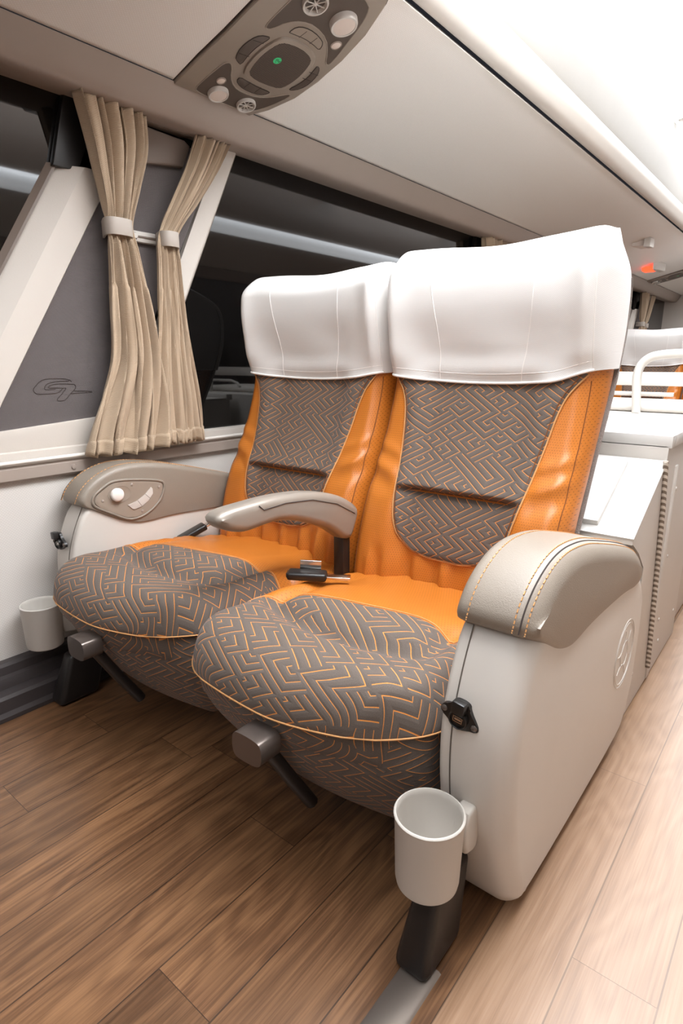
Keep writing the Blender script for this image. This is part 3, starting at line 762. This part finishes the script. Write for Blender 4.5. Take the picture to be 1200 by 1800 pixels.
def leather_wrinkle(x, z, side):
    """creases in the leather low on the back and across the side bolsters"""
    s = abs(x)/HW
    low = .0075*sstep(.50, .44, z)*sstep(.33, .38, z)*sstep(.95, .7, s)*(sin(x*78+side)+.6*sin(x*141+1.3*side))
    q = (z-.70)*1.0+(s-.8)*(-.10)
    cr = -.010*math.exp(-(q/.018)**2)*sstep(.60, .72, s)*sstep(1.0, .9, s)
    cr += .006*math.exp(-((q+.045)/.02)**2)*sstep(.60, .72, s)*sstep(1.0, .9, s)
    cr += -.006*math.exp(-((q-.05)/.016)**2)*sstep(.60, .72, s)*sstep(1.0, .9, s)
    return low-cr
PZ = [.478, .482, .495, .522, .56, .60, .70, .79, .88, .915, .94, .965]
PW = [.055, .085, .118, .148, .166, .175, .192, .207, .224, .238, .256, .276]
def make_seat_back(root, xc, side):
    # leather body
    z0, z1 = .335, 1.0
    def zz(v): return z0+(z1-z0)*v
    def f(u, v):
        z = zz(v); x, y = back_pt(u, z, True); e = sstep(.0, .09, v)
        yb = sinterp(z, zs_b, ys_b); mid = y+(yb-y)*.4
        y = y+(mid-y)*(1-math.sqrt(1-(1-e)**2) if e < 1 else 0)
        return (xc+x, y-leather_wrinkle(x, z, side), z)
    def b(u, v):
        z = zz(v); x, y = back_pt(u, z, False); return (xc+x, y-.022, z)
    o = grid('backrest', f, 72, 90, 'orange_perf', root, uvfn=lambda u, v: (u*.6, v*.665), us=us_c, backfn=b, sharp=70)
    # fabric field with the horizontal crease, slightly raised
    nz, nx = 110, 60
    def pf(u, v):
        z = PZ[0]+(PZ[-1]+.02-PZ[0])*v
        w = sinterp(z, PZ, PW); s = u*2-1; x = s*w
        dz = z-.645
        bulge = .036*math.exp(-max(0, dz)/.16)*sstep(-.001, .022, dz)*(1-s**6)*sstep(1.0, .86, z) if dz > -.001 else 0
        crease = .010*math.exp(-(dz/.008)**2)*(1-s**8)
        edge = .0065*min(1, (1-abs(s))/.06)**.5*min(1, v/.03)**.5
        soft = .0022*sin(x*60+side*2)*math.exp(-((z-.74)/.07)**2)*sstep(.5, .9, abs(s))
        return (xc+x, yfront(x, z)-.0015-edge-bulge+crease+soft, z)
    fo = grid('fabric_field', pf, nx, nz, 'fabric', o, uvfn=lambda u, v: ((u*2-1)*sinterp(PZ[0]+(PZ[-1]+.02-PZ[0])*v, PZ, PW)+.31*side, v*.56+.13*side), sharp=60)
    # double stitched seam round the field
    rim = []; rim2 = []
    for sgn in (1, -1):
        a = []
        for k in range(61):
            z = PZ[0]+(PZ[-1]-PZ[0])*k/60; w = sinterp(z, PZ, PW)
            a.append((sgn*w, z))
        rim.append(a)
    loop = rim[0][::-1]+[(x*.055, .4765) for x in (.7, .3, -.3, -.7)]+rim[1]
    tube('stitch_seam', [(xc+x*1.0, yfront(x, z)-.003, z) for x, z in loop], .0022, 'thread', o, n=6)
    tube('stitch_seam', [(xc+x*.965, yfront(x*.965, z)-.0075, z+.003) for x, z in loop], .0013, 'othread', o, n=6)
    # long seams down the side bolsters
    for sgn in (1, -1):
        tube('bolster_seam', [(xc+sgn*(HW*.935), back_pt(.5+.5*sgn*.935, z, True)[1]-leather_wrinkle(sgn*HW*.935, z, side)-.0005, z) for z in [.40+.55*k/40 for k in range(41)]], .0014, 'othread', o, n=6)
    # felt back shell
    def g1(u, v):
        z = .30+.90*v; s = u*2-1; yb = sinterp(z, zs_b, ys_b); return (xc+s*(HW+.001), yb-.03+.004*0, z)
    def g2(u, v):
        z = .30+.90*v; s = u*2-1; yb = sinterp(z, zs_b, ys_b); return (xc+s*(HW+.001), yb+.002-.02*ends(s, .1), z)
    grid('back_shell', g1, 24, 40, 'carpet', root, backfn=g2, sharp=60)
    # white cover pulled over the headrest
    zt = 1.292
    def hemz(s): return .935+.022*abs(s)**2+.020*sstep(.6, 1, s)*(1 if side else .3)
    def cz(u, v):
        s = u*2-1; h = hemz(s); return h+(zt-h)*v
    def crown(u):
        s = u*2-1; return zt+(.010 if side else -.012)-.012*math.exp(-(s/.45)**2)-.008*sstep(.9, 1, abs(s))
    def cvf(u, v, fr):
        s = u*2-1; t = v
        zt_ = crown(u); h = hemz(s)
        z = h+(zt_-h)*t
        zq = min(z, 1.268)
        x, y = back_pt(u, zq, True, .012, HW+.005)
        xb, yb = back_pt(u, zq, False, .006, HW+.005)
        mid = y+(yb-y)*.50
        e = max(0, (z-(zt_-.075))/.075); e = min(1, e); k = 1-math.sqrt(max(0, 1-e*e))
        if fr: y = y+(mid-y)*k
        else: y = yb+(mid-yb)*k
        # soft drape folds and puffed hem
        if fr:
            y -= .012*math.exp(-((z-h-.035)/.03)**2)*(1-s*s)
            y += .004*sin(9*s+12*z)*sstep(.2, .9, abs(s))+.003*sin(22*(z+.25*s))*sstep(1.16, .98, z)
        return (xc+x*(1-.035*sstep(1.2, 1.3, z)), y, z)
    vs = [0, .004, .02]+[.04+.96*sin(PI/2*j/46) for j in range(47)]
    c = grid('headrest_cover', lambda u, v: cvf(u, v, True), 72, 0, 'cover', root, uvfn=lambda u, v: (u*.6, v*.33), us=us_c, vs_=vs, backfn=lambda u, v: cvf(u, v, False), sharp=75)
    c['label'] = 'white stretch headrest cover'
    tube('cover_hem', [Vector(cvf(i/60, .01, True))+Vector((0, -.001, 0)) for i in range(2, 59)], .0036, 'coverseam', c, n=8)
    tube('cover_hem', [Vector(cvf(i/60, .075, True))+Vector((0, .0005, 0)) for i in range(2, 59)], .0011, 'coverseam', c, n=6)
    for us_ in (.26, .69):
        tube('cover_seam', [Vector(cvf(us_+.035*sin(3*v+us_*4)*(1 if us_ < .5 else -1), v, True))+Vector((0, -.0002, 0)) for v in [k/40*.97 for k in range(1, 41)]], .0011, 'coverseam', c, n=6)
    tube('cover_seam', [Vector(cvf(.965, v, True))+Vector((.0005, -.0002, 0)) for v in [k/40*.97 for k in range(1, 41)]], .0013, 'coverseam', c, n=6)
    return o

ZSEAM = .372
def make_cushion(root, xc, side):
    yF = .648; yB = 1.34
    # distance list: fine near the front
    vs = [0]+[.10*(1-cos(PI/2*k/14)) for k in range(1, 15)]
    n2 = 60; vs = vs+[.10+(1-.10)*k/n2 for k in range(1, n2+1)]
    L = yB-yF; r = .13
    def halfw(d):
        if d < r: return HW-r+math.sqrt(max(0, r*r-(r-d)**2))
        return HW
    def plan(u, v):
        d = v*L; w = halfw(d); s = u*2-1; x = s*w
        y = yF+d+.035*(x/HW)**2*math.exp(-d/.25)+(.05*sstep(.0, 1, x/HW)*math.exp(-d/.2) if True else 0)
        return x, y, d, w
    def top(u, v):
        x, y, d, w = plan(u, v)
        de = min(d, (w-abs(x))*1.0 if d < .45 else (w-abs(x))+.3)
        R = .085; t = min(1, max(0, de)/R); roll = math.sqrt(max(0, 1-(1-t)**2))
        side_r = min(1, max(0, (w-abs(x)))/.05); sr = math.sqrt(max(0, 1-(1-side_r)**2))
        z = ZSEAM+.088*roll*(.35+.65*sr)
        # groove between front bolster/wings and the rear pad
        gx = abs(x)-.205; gy = .855-y+.10*(abs(x)/HW)**2
        dd = max(gx, gy)
        if gx > 0 and gy > 0: dd = math.hypot(gx, gy)
        z += -.024*math.exp(-(dd/.028)**2)*sstep(.03, .10, de)*sstep(1.12, 1.0, y)
        # rear pad dome and rearward fall
        if dd < 0: z += .010*min(1, -dd/.08)
        z -= .060*sstep(.95, 1.32, y)
        z += .006*sstep(.68, .76, y)*sstep(.86, .78, y)
        # leather folds at the sides at the rear
        z += .004*sin(y*70+x*40)*sstep(.6, 1, abs(x)/HW)*sstep(.98, 1.06, y)
        return (xc+x, y, z)
    def bot(u, v):
        x, y, d, w = plan(u, v); return (xc+x*.97, y+.008*(1-v), ZSEAM-.085*min(1, min(d, w-abs(x))/.04)**.5)
    def yb(x):  # fabric / leather boundary
        return sinterp(x/HW, [-1, -.88, -.77, -.38, 0, .35, .75, 1], [.80, .855, .905, .957, .985, 1.004, .992, .97] if side else [.86, .90, .925, .97, 1.0, 1.03, 1.04, 1.03])
    vb = lambda u, v: 1 if plan(u, v)[1] > yb(plan(u, v)[0]) else 0
    # snap the rows near the boundary to it
    def topx(u, v):
        return top(u, v)
    U = us_c
    # reparametrise: v in 0..1 maps so that v=.55 lies on the boundary
    def remap(u, v):
        x0 = (u*2-1)*HW; vbv = (yb(x0)-yF-.035*(x0/HW)**2*math.exp(-1.2)-.0)/L
        if v <= .60: return v/.60*vbv
        return vbv+(v-.60)/.40*(1-vbv)
    def cuv(u, v):
        x, y, d, w = plan(u, v); z = top(u, v)[2]; dz = max(0, .452-z) if y < 1 else 0
        fr = sstep(-.06, .06, (w-abs(x))-d)
        return ((x+.17*side+.4+(1-fr)*math.copysign(dz*.8, x))*.84, (y+.21*side-dz*.9*fr)*.84)
    vv = [0]+[.10*(1-cos(PI/2*k/14)) for k in range(1, 15)]+[.10+.5*k/36 for k in range(1, 37)]+[.60+.4*k/24 for k in range(1, 25)]
    o = grid('seat_cushion', lambda u, v: top(u, remap(u, v)), 72, 0, ['fabric', 'orange_perf'], root,
             uvfn=lambda u, v: cuv(u, remap(u, v)), us=U, vs_=vv,
             backfn=lambda u, v: bot(u, remap(u, v)), mifn=lambda u, v: 1 if v >= .5999 else 0, sharp=75)
    # piping along the front seam and stitching on the leather boundary
    pts = []
    for k in range(0, 30): pts.append(top(0, remap(0, .60*(1-k/30.))))
    for i in range(0, 73, 2): pts.append(top(U[i], 0))
    for k in range(1, 31): pts.append(top(1, remap(1, .60*k/30.)))
    tube('piping', [(p[0], p[1]-.001, p[2]-.001) for p in pts], .0017, 'thread', o, n=8)
    tube('stitch_seam', [Vector(top(i/60, remap(i/60, .607)))+Vector((0, 0, .0008)) for i in range(1, 60)], .0013, 'thread', o, n=6)
    # leg rest hanging from the front of the cushion
    def lr(u, v, fr):
        s = u*2-1
        rr = .12; dv = (1-v)*.30
        w = (HW-.012)-(rr-math.sqrt(max(0, rr*rr-(rr-dv)**2)) if dv < rr else 0)
        x = s*w
        z = .368-.275*v
        yc = .672+.045*(x/HW)**2+.05*sstep(0, 1, x/HW)*(1-v)+.150*v**1.25
        e = ends(s, .18); eb = 1-math.sqrt(max(0, 1-min(1, max(0, (v-.82)/.18))**2))
        puff = .018*sin(PI*min(1, v*1.1))**.8 if v < .9 else .018*sin(PI*.99)**.8
        yf = yc-puff; bk = yc+.085
        if fr: y = yf+(bk-yf)*.5*max(e, eb)
        else: y = bk-(bk-yf)*.45*max(e, eb)
        return (xc+x, y, z)
    grid('leg_rest', lambda u, v: lr(u, v, True), 72, 40, 'fabric', root, uvfn=lambda u, v: (u*.58+.2, -v*.32+.1*side), us=us_c, backfn=lambda u, v: lr(u, v, False), sharp=75)
    # release lever with a rounded pad under the cushion edge
    kx = xc+.012
    lv = prism('lever_pad', smoothpoly([(kx-.034, .294), (kx-.039, .310), (kx-.037, .338), (kx-.024, .346), (kx+.026, .346), (kx+.039, .338), (kx+.039, .308), (kx+.029, .292), (kx-.02, .290)], 4), 1, .610, .660, 'knob', root, bevel=.009, seg=5)
    lv['label'] = 'smoky grey lever pad'
    tube('lever_arm', [(kx+.01, .650, .305), (kx+.02, .70, .215), (kx+.025, .755, .125)], .014, 'blackmetal', lv, n=10)
    return o

PAN = [(.905, .004), (.862, .03), (.835, .09), (.805, .18), (.783, .28), (.775, .37), (.782, .44), (.805, .51), (.838, .575), (.90, .60), (1.2, .60), (1.42, .56), (1.56, .50), (1.625, .44), (1.658, .36), (1.662, .25), (1.648, .13), (1.60, .04), (1.53, .004)]
PADP = [(.815, .590), (.830, .622), (.862, .652), (.908, .675), (.955, .686), (1.01, .688), (1.10, .677), (1.2, .652), (1.33, .617), (1.45, .580), (1.53, .545), (1.562, .505), (1.545, .468), (1.48, .462), (1.38, .480), (1.25, .490), (1.12, .497), (1.03, .493), (.985, .500), (.94, .518), (.90, .540), (.86, .563)]
def make_side(root, xo, xi, side):
    """xo = outer x, xi = inner x"""
    a, b = min(xo, xi), max(xo, xi)
    sp = slab_round('side_panel', smoothpoly(PAN, 2), xi, xo, .012, .042, 'panel', root)
    lp = smoothpoly(PAN[1:9], 2, False)
    inx = xi+(.018 if xo > xi else -.018)
    tube('panel_gap', [(inx+(.006 if xo > xi else -.006), y-.0005, z) for y, z in lp], .0013, 'seamgrey', sp, n=6)
    ex = .006
    sg = 1 if xo > xi else -1
    pd = slab_round('armrest_pad', smoothpoly(PADP, 2), xi-sg*ex, xo+sg*ex, .018, .042, 'pad', root, seg=9, low=.75)
    # stitch rows on top of the pad
    top = smoothpoly(PADP[0:13], 2, False)
    sg = 1 if xo > xi else -1
    # outward offset of polyline
    def off(P, d):
        Q = []
        for i, p in enumerate(P):
            q0 = P[max(0, i-1)]; q1 = P[min(len(P)-1, i+1)]; t = (q1[0]-q0[0], q1[1]-q0[1]); l = math.hypot(*t) or 1
            Q.append((p[0]-t[1]/l*d, p[1]+t[0]/l*d))
        return Q
    tp = off(top, -.0010)
    rows = [(xi+sg*.012, .0, 'thread'), (xo-sg*.032, .0, 'thread')]
    def dashes(x, P, m, nm):
        L = []
        for i in range(len(P)-1):
            (y0, z0), (y1, z1) = P[i], P[i+1]; l = math.hypot(y1-y0, z1-z0); k = max(1, int(round(l/.0085)))
            for j in range(k):
                t0 = (j+.18)/k; t1 = (j+.82)/k
                L.append([(x, y0+(y1-y0)*t0, z0+(z1-z0)*t0), (x, y0+(y1-y0)*t1, z0+(z1-z0)*t1)])
        tubes(nm, L, .0012, m, pd, n=5)
    tz = off(top, .0004)
    dashes(xi+sg*.020, tz, 'thread', 'stitching')
    dashes(xo-sg*.030, tz, 'thread', 'stitching')
    tube('seam_groove', [(xo-sg*.0205, y, z) for y, z in off(top, -.0030)], .0014, 'groove', pd, n=6)
    ctr = (1.12, .585)
    tin = [(y+(ctr[0]-y)*.045, z+(ctr[1]-z)*.22) for y, z in top]
    tin2 = off(top, -.020)
    dashes(xo-sg*.012, off(top, -.0070), 'thread', 'stitching')
    return sp, pd
def usb_socket(parent, loc, R):
    """black flip-lid usb outlet"""
    P = lambda x, y, z: Vector(loc)+R @ Vector((x, y, z))   # local x across, y up, z out
    o = bmesh.new()
    outline = smoothpoly([(-.036, .003), (-.030, .012), (-.016, .016), (-.013, .030), (.013, .030), (.016, .016), (.030, .002), (.036, -.006), (.034, -.014), (.020, -.016), (.012, -.022), (-.008, -.022), (-.020, -.012), (-.033, -.006)], 2)
    n = len(outline)
    lo = [o.verts.new(P(x, y, 0)) for x, y in outline]; hi = [o.verts.new(P(x, y, .008)) for x, y in outline]
    o.faces.new(lo[::-1]); f = o.faces.new(hi)
    for i in range(n): o.faces.new((lo[i], lo[(i+1) % n], hi[(i+1) % n], hi[i]))
    bmesh.ops.bevel(o, geom=f.edges[:], offset=.0015, segments=2, profile=.5, affect='EDGES', clamp_overlap=True)
    us = from_bm('usb_socket', o, 'black', parent)
    us['label'] = 'black flip-lid usb outlet'
    c = (0, -.003)
    lathe('socket_ring', [(.0165, .006), (.0165, .014), (.015, .015), (.0138, .014), (.0135, .011), (0, .011)], 'black', us, P(c[0], c[1], 0), R, n=32)
    def lb(name, lo_, hi_, m, bev=.0008):
        b = bmesh.new(); bmesh.ops.create_cube(b, size=1)
        for v in b.verts: v.co = Vector([lo_[k]+(v.co[k]+.5)*(hi_[k]-lo_[k]) for k in range(3)])
        bmesh.ops.bevel(b, geom=b.edges[:], offset=bev, segments=2, profile=.5, affect='EDGES', clamp_overlap=True)
        for v in b.verts: v.co = P(*v.co)
        return from_bm(name, b, m, us)
    fr = bmesh.new()
    for q in (((-.0085, .0015, .011), (.0085, .0028, .0135)), ((-.0085, -.0075, .011), (.0085, -.0062, .0135)), ((-.0085, -.0075, .011), (-.0072, .0028, .0135)), ((.0072, -.0075, .011), (.0085, .0028, .0135)), ((-.006, -.0048, .0105), (.006, -.0012, .0125))):
        box('x', q[0], q[1], None, bm=fr)
    for v in fr.verts: v.co = P(*v.co)
    from_bm('usb_port', fr, 'chrome', us)
    lb('flip_lid', (-.0115, .012, .008), (.0115, .034, .024), 'black', .003)
    for sx, sy in ((-.028, .003), (.028, -.006)):
        lathe('screw', [(.0055, .007), (.0052, .0095), (.003, .011), (0, .0114)], 'knob', us, P(sx, sy, 0), R, n=16)
    return us
def cup_holder(parent, c, rad, h, bracket):
    """open round holder; c = centre of the rim"""
    t = .0035
    o = lathe('cup_holder', [(0, -h), (rad*.80, -h), (rad*.90, -h+.004), (rad*.935, -h+.014), (rad, -.006), (rad+.0015, -.002), (rad, 0), (rad-t*.6, .0005), (rad-t, -.002), (rad-t-.001, -.01), (rad*.90-t, -h+.016), (rad*.8-t, -h+.008), (0, -h+.006)], 'cup', parent, c, n=56)
    o['label'] = 'stone grey open cup holder'
    lathe('rubber_mat', [(0, .009), (rad*.72, .009), (rad*.74, .006)], 'white', o, (c[0], c[1], c[2]-h), n=40)
    (x0, y0, z0), (x1, y1, z1) = bracket
    b = prism('mount_bracket', smoothpoly([(y0, z1), (y1-.01, z1+.004), (y1, z1-.01), (y1+.006, z0+.02), (y1-.004, z0), (y0, z0+.014)], 1), 0, x0, x1, 'cup', o, bevel=.006, seg=3)
    return o

def make_double_seat():
    root = empty('double_coach_seat', (-1.03, 1.1, 0), 'double seat in orange leather and labyrinth-stitched grey fabric with white headrest covers, nearest the camera', 'coach seat')
    for i, xc in enumerate(XCS):
        make_seat_back(root, xc, i); make_cushion(root, xc, i)
    spR, pdR = make_side(root, -.290, -.418, 1)
    spL, pdL = make_side(root, -1.768, -1.640, 0)
    # relief emblem on the aisle panel
    emblem_ring(spR, lambda a, b: (-.2900+.0004, 1.478+a*.088, .292+b*.088), .088, 'panel', 'embossed_emblem', .0011)['label'] = 'embossed round wheel emblem'
    # front face sockets
    R = Matrix(((1, 0, 0), (0, 0, -1), (0, 1, 0))); Rt = Matrix.Rotation(math.radians(-12), 3, 'Y')
    usb_socket(spR, (-.382, .786, .437), R @ Matrix.Rotation(math.radians(-8), 3, 'Z'))
    usb_socket(spL, (-1.700, .782, .475), R @ Matrix.Rotation(math.radians(8), 3, 'Z'))
    cup_holder(spR, (-.388, .705, .300), .056, .135, ((-.372, .750, .190), (-.344, .795, .280)))
    cup_holder(spL, (-1.716, .705, .300), .056, .135, ((-1.735, .745, .185), (-1.69, .795, .285)))
    # recline control plate on the window-side pad
    plate = [(0.8622, 0.5961), (0.8688, 0.6096), (0.8907, 0.623), (0.9155, 0.6362), (0.9398, 0.6397), (0.983, 0.6359), (1.0448, 0.6262), (1.0886, 0.6161), (1.0981, 0.6038), (1.0917, 0.5834), (1.0806, 0.5611), (1.0544, 0.5392), (1.0174, 0.5225), (0.9826, 0.5186), (0.9553, 0.5261), (0.9043, 0.5557), (0.87, 0.5749), (0.8624, 0.5862)]
    px = -1.634
    tube('plate_rim', [(px+.001, 1.0+(y-.98)*1.06-.02, .58+(z-.58)*1.08) for y, z in smoothpoly(plate, 1)], .0042, 'pad', pdL, n=8, closed=True)
    prism('control_plate', smoothpoly(plate, 1), 0, px-.004, px+.0035, 'plate', pdL, bevel=.002)
    X = Matrix.Rotation(PI/2, 3, 'Y')
    lathe('knob_well', [(.030, 0), (.030, .0014), (.027, .0004), (0, .0004)], 'plate', pdL, (px+.0035, .942, .602), X, sx=.85, sy=1.25)
    k = lathe('recline_button', [(.0200, 0), (.0208, .008), (.0190, .0115), (.015, .0135), (0, .0142)], 'white', pdL, (px+.0035, .932, .602), X); k['label'] = 'white round recline button'
    rk = [(0.9659, 0.5628), (0.9991, 0.5708), (1.0293, 0.5863), (1.0517, 0.6061), (1.0571, 0.6), (1.0571, 0.5841), (1.0389, 0.5635), (1.0142, 0.5496), (0.988, 0.5447), (0.9799, 0.5484)]
    q = prism('rocker_switch', rk, 0, px+.002, px+.0058, 'light', pdL, bevel=.001); q['label'] = 'pale rocker switch'
    tubes('switch_gap', [[(px+.006, 1.0, .572), (px+.006, 1.013, .552)], [(px+.006, 1.029, .587), (px+.006, 1.045, .571)]], .0006, 'seamgrey', pdL, n=5)
    for y, z in [(0.8859, 0.5905), (0.9861, 0.6247), (1.0821, 0.6011), (1.0151, 0.5349)]:
        lathe('screw', [(.0045, 0), (.0045, .001), (.003, .002), (0, .002)], 'fascia', pdL, (px+.0035, y, z), X, n=14)
    # middle armrest
    xa0, xa1 = -1.062, -1.000
    AR = [(.812, .640), (.806, .652), (.815, .665), (.840, .672), (.90, .674), (.965, .676), (1.03, .674), (1.10, .668), (1.17, .655), (1.235, .637), (1.29, .610), (1.325, .585), (1.325, .560), (1.305, .515), (1.292, .496), (1.262, .500), (1.235, .520), (1.19, .550), (1.13, .575), (1.06, .600), (1.0, .612), (.95, .610), (.90, .606), (.865, .612), (.83, .626)]
    ar = slab_round('middle_armrest', smoothpoly(AR, 2), xa0, xa1, .022, .020, 'arm', root)
    tube('armrest_gap', [(xa1+.0002, .93, .665), (xa1+.0004, .945, .652), (xa1+.0004, 1.02, .655), (xa1+.0004, 1.12, .645), (xa1+.0004, 1.22, .615), (xa1+.0004, 1.30, .572)], .0011, 'groove', ar, n=6)
    box('armrest_post', (-1.050, 1.262, .33), (-1.012, 1.296, .53), 'blackmetal', ar, bevel=.006)
    # seat belts
    def belt(name, c, ang, up, two):
        rt = Matrix.Translation(Vector(c)) @ Matrix.Rotation(ang, 4, 'Z') @ Matrix.Rotation(up, 4, 'Y') @ Matrix.Scale(1.3, 4)
        def bb(nm, lo, hi, m, par, bev=.003):
            b = bmesh.new(); bmesh.ops.create_cube(b, size=1)
            for v in b.verts: v.co = Vector([lo[k_]+(v.co[k_]+.5)*(hi[k_]-lo[k_]) for k_ in range(3)])
            bmesh.ops.bevel(b, geom=b.edges[:], offset=bev, segments=3, profile=.5, affect='EDGES', clamp_overlap=True)
            bmesh.ops.transform(b, matrix=rt, verts=b.verts[:]); return from_bm(nm, b, m, par)
        o = bb(name, (-.05, -.017, 0), (.028, .017, .016), 'black', root, .005)
        bb('belt_tongue', (.028, -.011, .005), (.075, .011, .010), 'chrome', o, .001)
        bb('push_button', (-.052, -.010, .003), (-.035, .010, .013), 'blackmetal', o, .002)
        if two:
            b2 = bb('belt_latch', (-.028, .018, .006), (.015, .022, .032), 'chrome', o, .001)
        return o
    belt('seat_belt_buckle', (-.955, 1.065, .452), math.radians(35), math.radians(2), True)
    bl = belt('seat_belt_buckle', (-1.598, 1.195, .425), math.radians(72), math.radians(-22), False)
    # floor legs and frame
    def leg(x0, x1, y0, y1, zt):
        bm = bmesh.new()
        bot = [(x0-.012, y0-.004, .004), (x1+.012, y0-.004, .004), (x1+.012, y1, .004), (x0-.012, y1, .004)]
        tp = [(x0, y0+.05, zt), (x1, y0+.05, zt), (x1, y1+.05, zt), (x0, y1+.05, zt)]
        vb = [bm.verts.new(p) for p in bot]; vt = [bm.verts.new(p) for p in tp]
        bm.faces.new(vb[::-1]); bm.faces.new(vt)
        for i in range(4): bm.faces.new((vb[i], vb[(i+1) % 4], vt[(i+1) % 4], vt[i]))
        bmesh.ops.bevel(bm, geom=[e for e in bm.edges], offset=.014, segments=4, profile=.5, affect='EDGES', clamp_overlap=True)
        return from_bm('leg', bm, 'blackmetal', root, 40)
    leg(-.412, -.368, .662, .78, .15); leg(-1.665, -1.620, .68, .80, .15)
    box('under_frame', (-1.63, .84, .20), (-.43, .90, .29), 'blackmetal', root, bevel=.006)
    box('under_frame', (-1.63, 1.22, .20), (-.43, 1.28, .29), 'blackmetal', root, bevel=.006)
    box('wheel_beam', (-.45, .80, .02), (-.41, 1.50, .20), 'blackmetal', root, bevel=.006)
    return root
seat = make_double_seat()
s2 = copy_tree(seat, (0, 4.75, 0)); s2['label'] = 'distant double seat with white cover seen behind the bent handrail'
s2['group'] = 'rows of double seats'; seat['group'] = 'rows of double seats'

# floor rail the seat is bolted to
r_ = prism('floor_rail', [(-.410, 0), (-.405, .0035), (-.355, .0035), (-.350, 0)], 1, Y0+.3, .70, 'rail', None)
tag(r_, 'flat grey metal seat rail let into the floor at the bottom edge', 'floor rail')

# ------------------------------------------------------------------ white console behind the seats
def console():
    r = empty('storage_console', (-.55, 2.1, 0), 'white laminate console with sloped front right behind the aisle seat', 'console')
    x0, x1 = -.90, -.31
    prism('body', [(1.68, .004), (1.68, .46), (1.60, .52), (1.515, .56), (1.515, .576), (1.80, .725), (1.80, .770), (2.37, .770), (2.37, .004)], 0, x0, x1, 'grey_lam', r, bevel=.003)
    # sloped top sheet with raised hatch
    def slab(name, ya, za, yb, zb, xa, xb, t0, t1, m):
        dy, dz = yb-ya, zb-za; l = math.hypot(dy, dz); ny, nz = -dz/l, dy/l
        return prism(name, [(ya+ny*t0, za+nz*t0), (yb+ny*t0, zb+nz*t0), (yb+ny*t1, zb+nz*t1), (ya+ny*t1, za+nz*t1)], 0, xa, xb, m, r, bevel=.002)
    slab('sloped_top', 1.515, .570, 1.80, .725, x0, x1+.002, .0, .008, 'white_lam')
    slab('hatch', 1.54, .583, 1.775, .706, x0+.05, x1-.09, .008, .024, 'white_lam')
    # tray rim
    box('tray_side', (x0, 1.80, .765), (x1+.008, 1.845, .800), 'white_lam', r, bevel=.003)
    box('tray_side', (x0, 2.345, .765), (x1+.008, 2.39, .800), 'white_lam', r, bevel=.003)
    box('tray_side', (x1-.045, 1.846, .765), (x1+.008, 2.344, .800), 'white_lam', r, bevel=.003)
    box('tray_bottom', (x0, 1.846, .771), (x1-.046, 2.344, .778), 'grey_lam', r)
    tube('pull_strap', [(-.46+.0, 2.0+.05*0, .779)]+[(-.46+.045*(1-cos(t*PI/8)), 2.02, .779+.038*sin(t*PI/8)) for t in range(9)], .006, 'white', r, n=8)
    # braided cord down the side
    tube('bungee_cord', [(x1+.004, 1.762, .735), (x1+.006, 1.80, .60), (x1+.006, 1.86, .32), (x1+.006, 1.915, .06)], .007, 'cord', r, n=10)
    box('corner_strip', (x1-.002, 1.93, .012), (x1+.004, 1.965, .70), 'grey_lam', r, bevel=.001)
    for y, z in [(1.55, .50), (1.60, .36), (1.70, .25), (1.72, .12), (2.0, .62), (2.02, .40), (2.03, .18), (2.07, .09), (2.30, .12), (2.30, .55)]:
        lathe('screw', [(.006, 0), (.005, .002), (0, .003)], 'light', r, (x1, y, z), Matrix.Rotation(PI/2, 3, 'Y'), n=12)
    return r
console()
# second lower unit and handrail round the stairwell
r = empty('stairwell_cabinet', (-.6, 2.75, 0), 'pale grey cabinet with lidded top behind the white console', 'cabinet')
box('body', (-1.20, 2.42, .004), (-.33, 3.05, .80), 'light', r, bevel=.006)
box('lid', (-.95, 2.55, .802), (-.36, 2.98, .83), 'light', r, bevel=.012, seg=3)
tube('lid_grip', [(-.78, 2.56, .832), (-.76, 2.56, .855), (-.70, 2.56, .87), (-.45, 2.56, .87)], .008, 'light', r, n=8)
r = empty('handrail', (-.56, 2.5, .80), 'thick pale grey tube handrail bent over at the top behind the console', 'handrail')
pts = smoothpoly([(-.56, 2.50, .802), (-.565, 2.50, .86), (-.575, 2.50, .96), (-.545, 2.50, 1.005), (-.50, 2.50, 1.018), (-.42, 2.50, 1.022), (-.05, 2.50, 1.025)], 3, False)
tube('rail_tube', pts, .016, 'light', r, n=14)
box('rail_board', (-.95, 2.98, .885), (.1, 3.00, .945), 'light', r, bevel=.004)
box('board_post', (-.92, 2.98, .80), (-.90, 3.00, .90), 'light', r)
# dark toilet/stair partition at the far right edge
wallmat(box('trim_5', (-.25, 3.4, 0), (-.20, 3.8, .62), 'gfabric'))
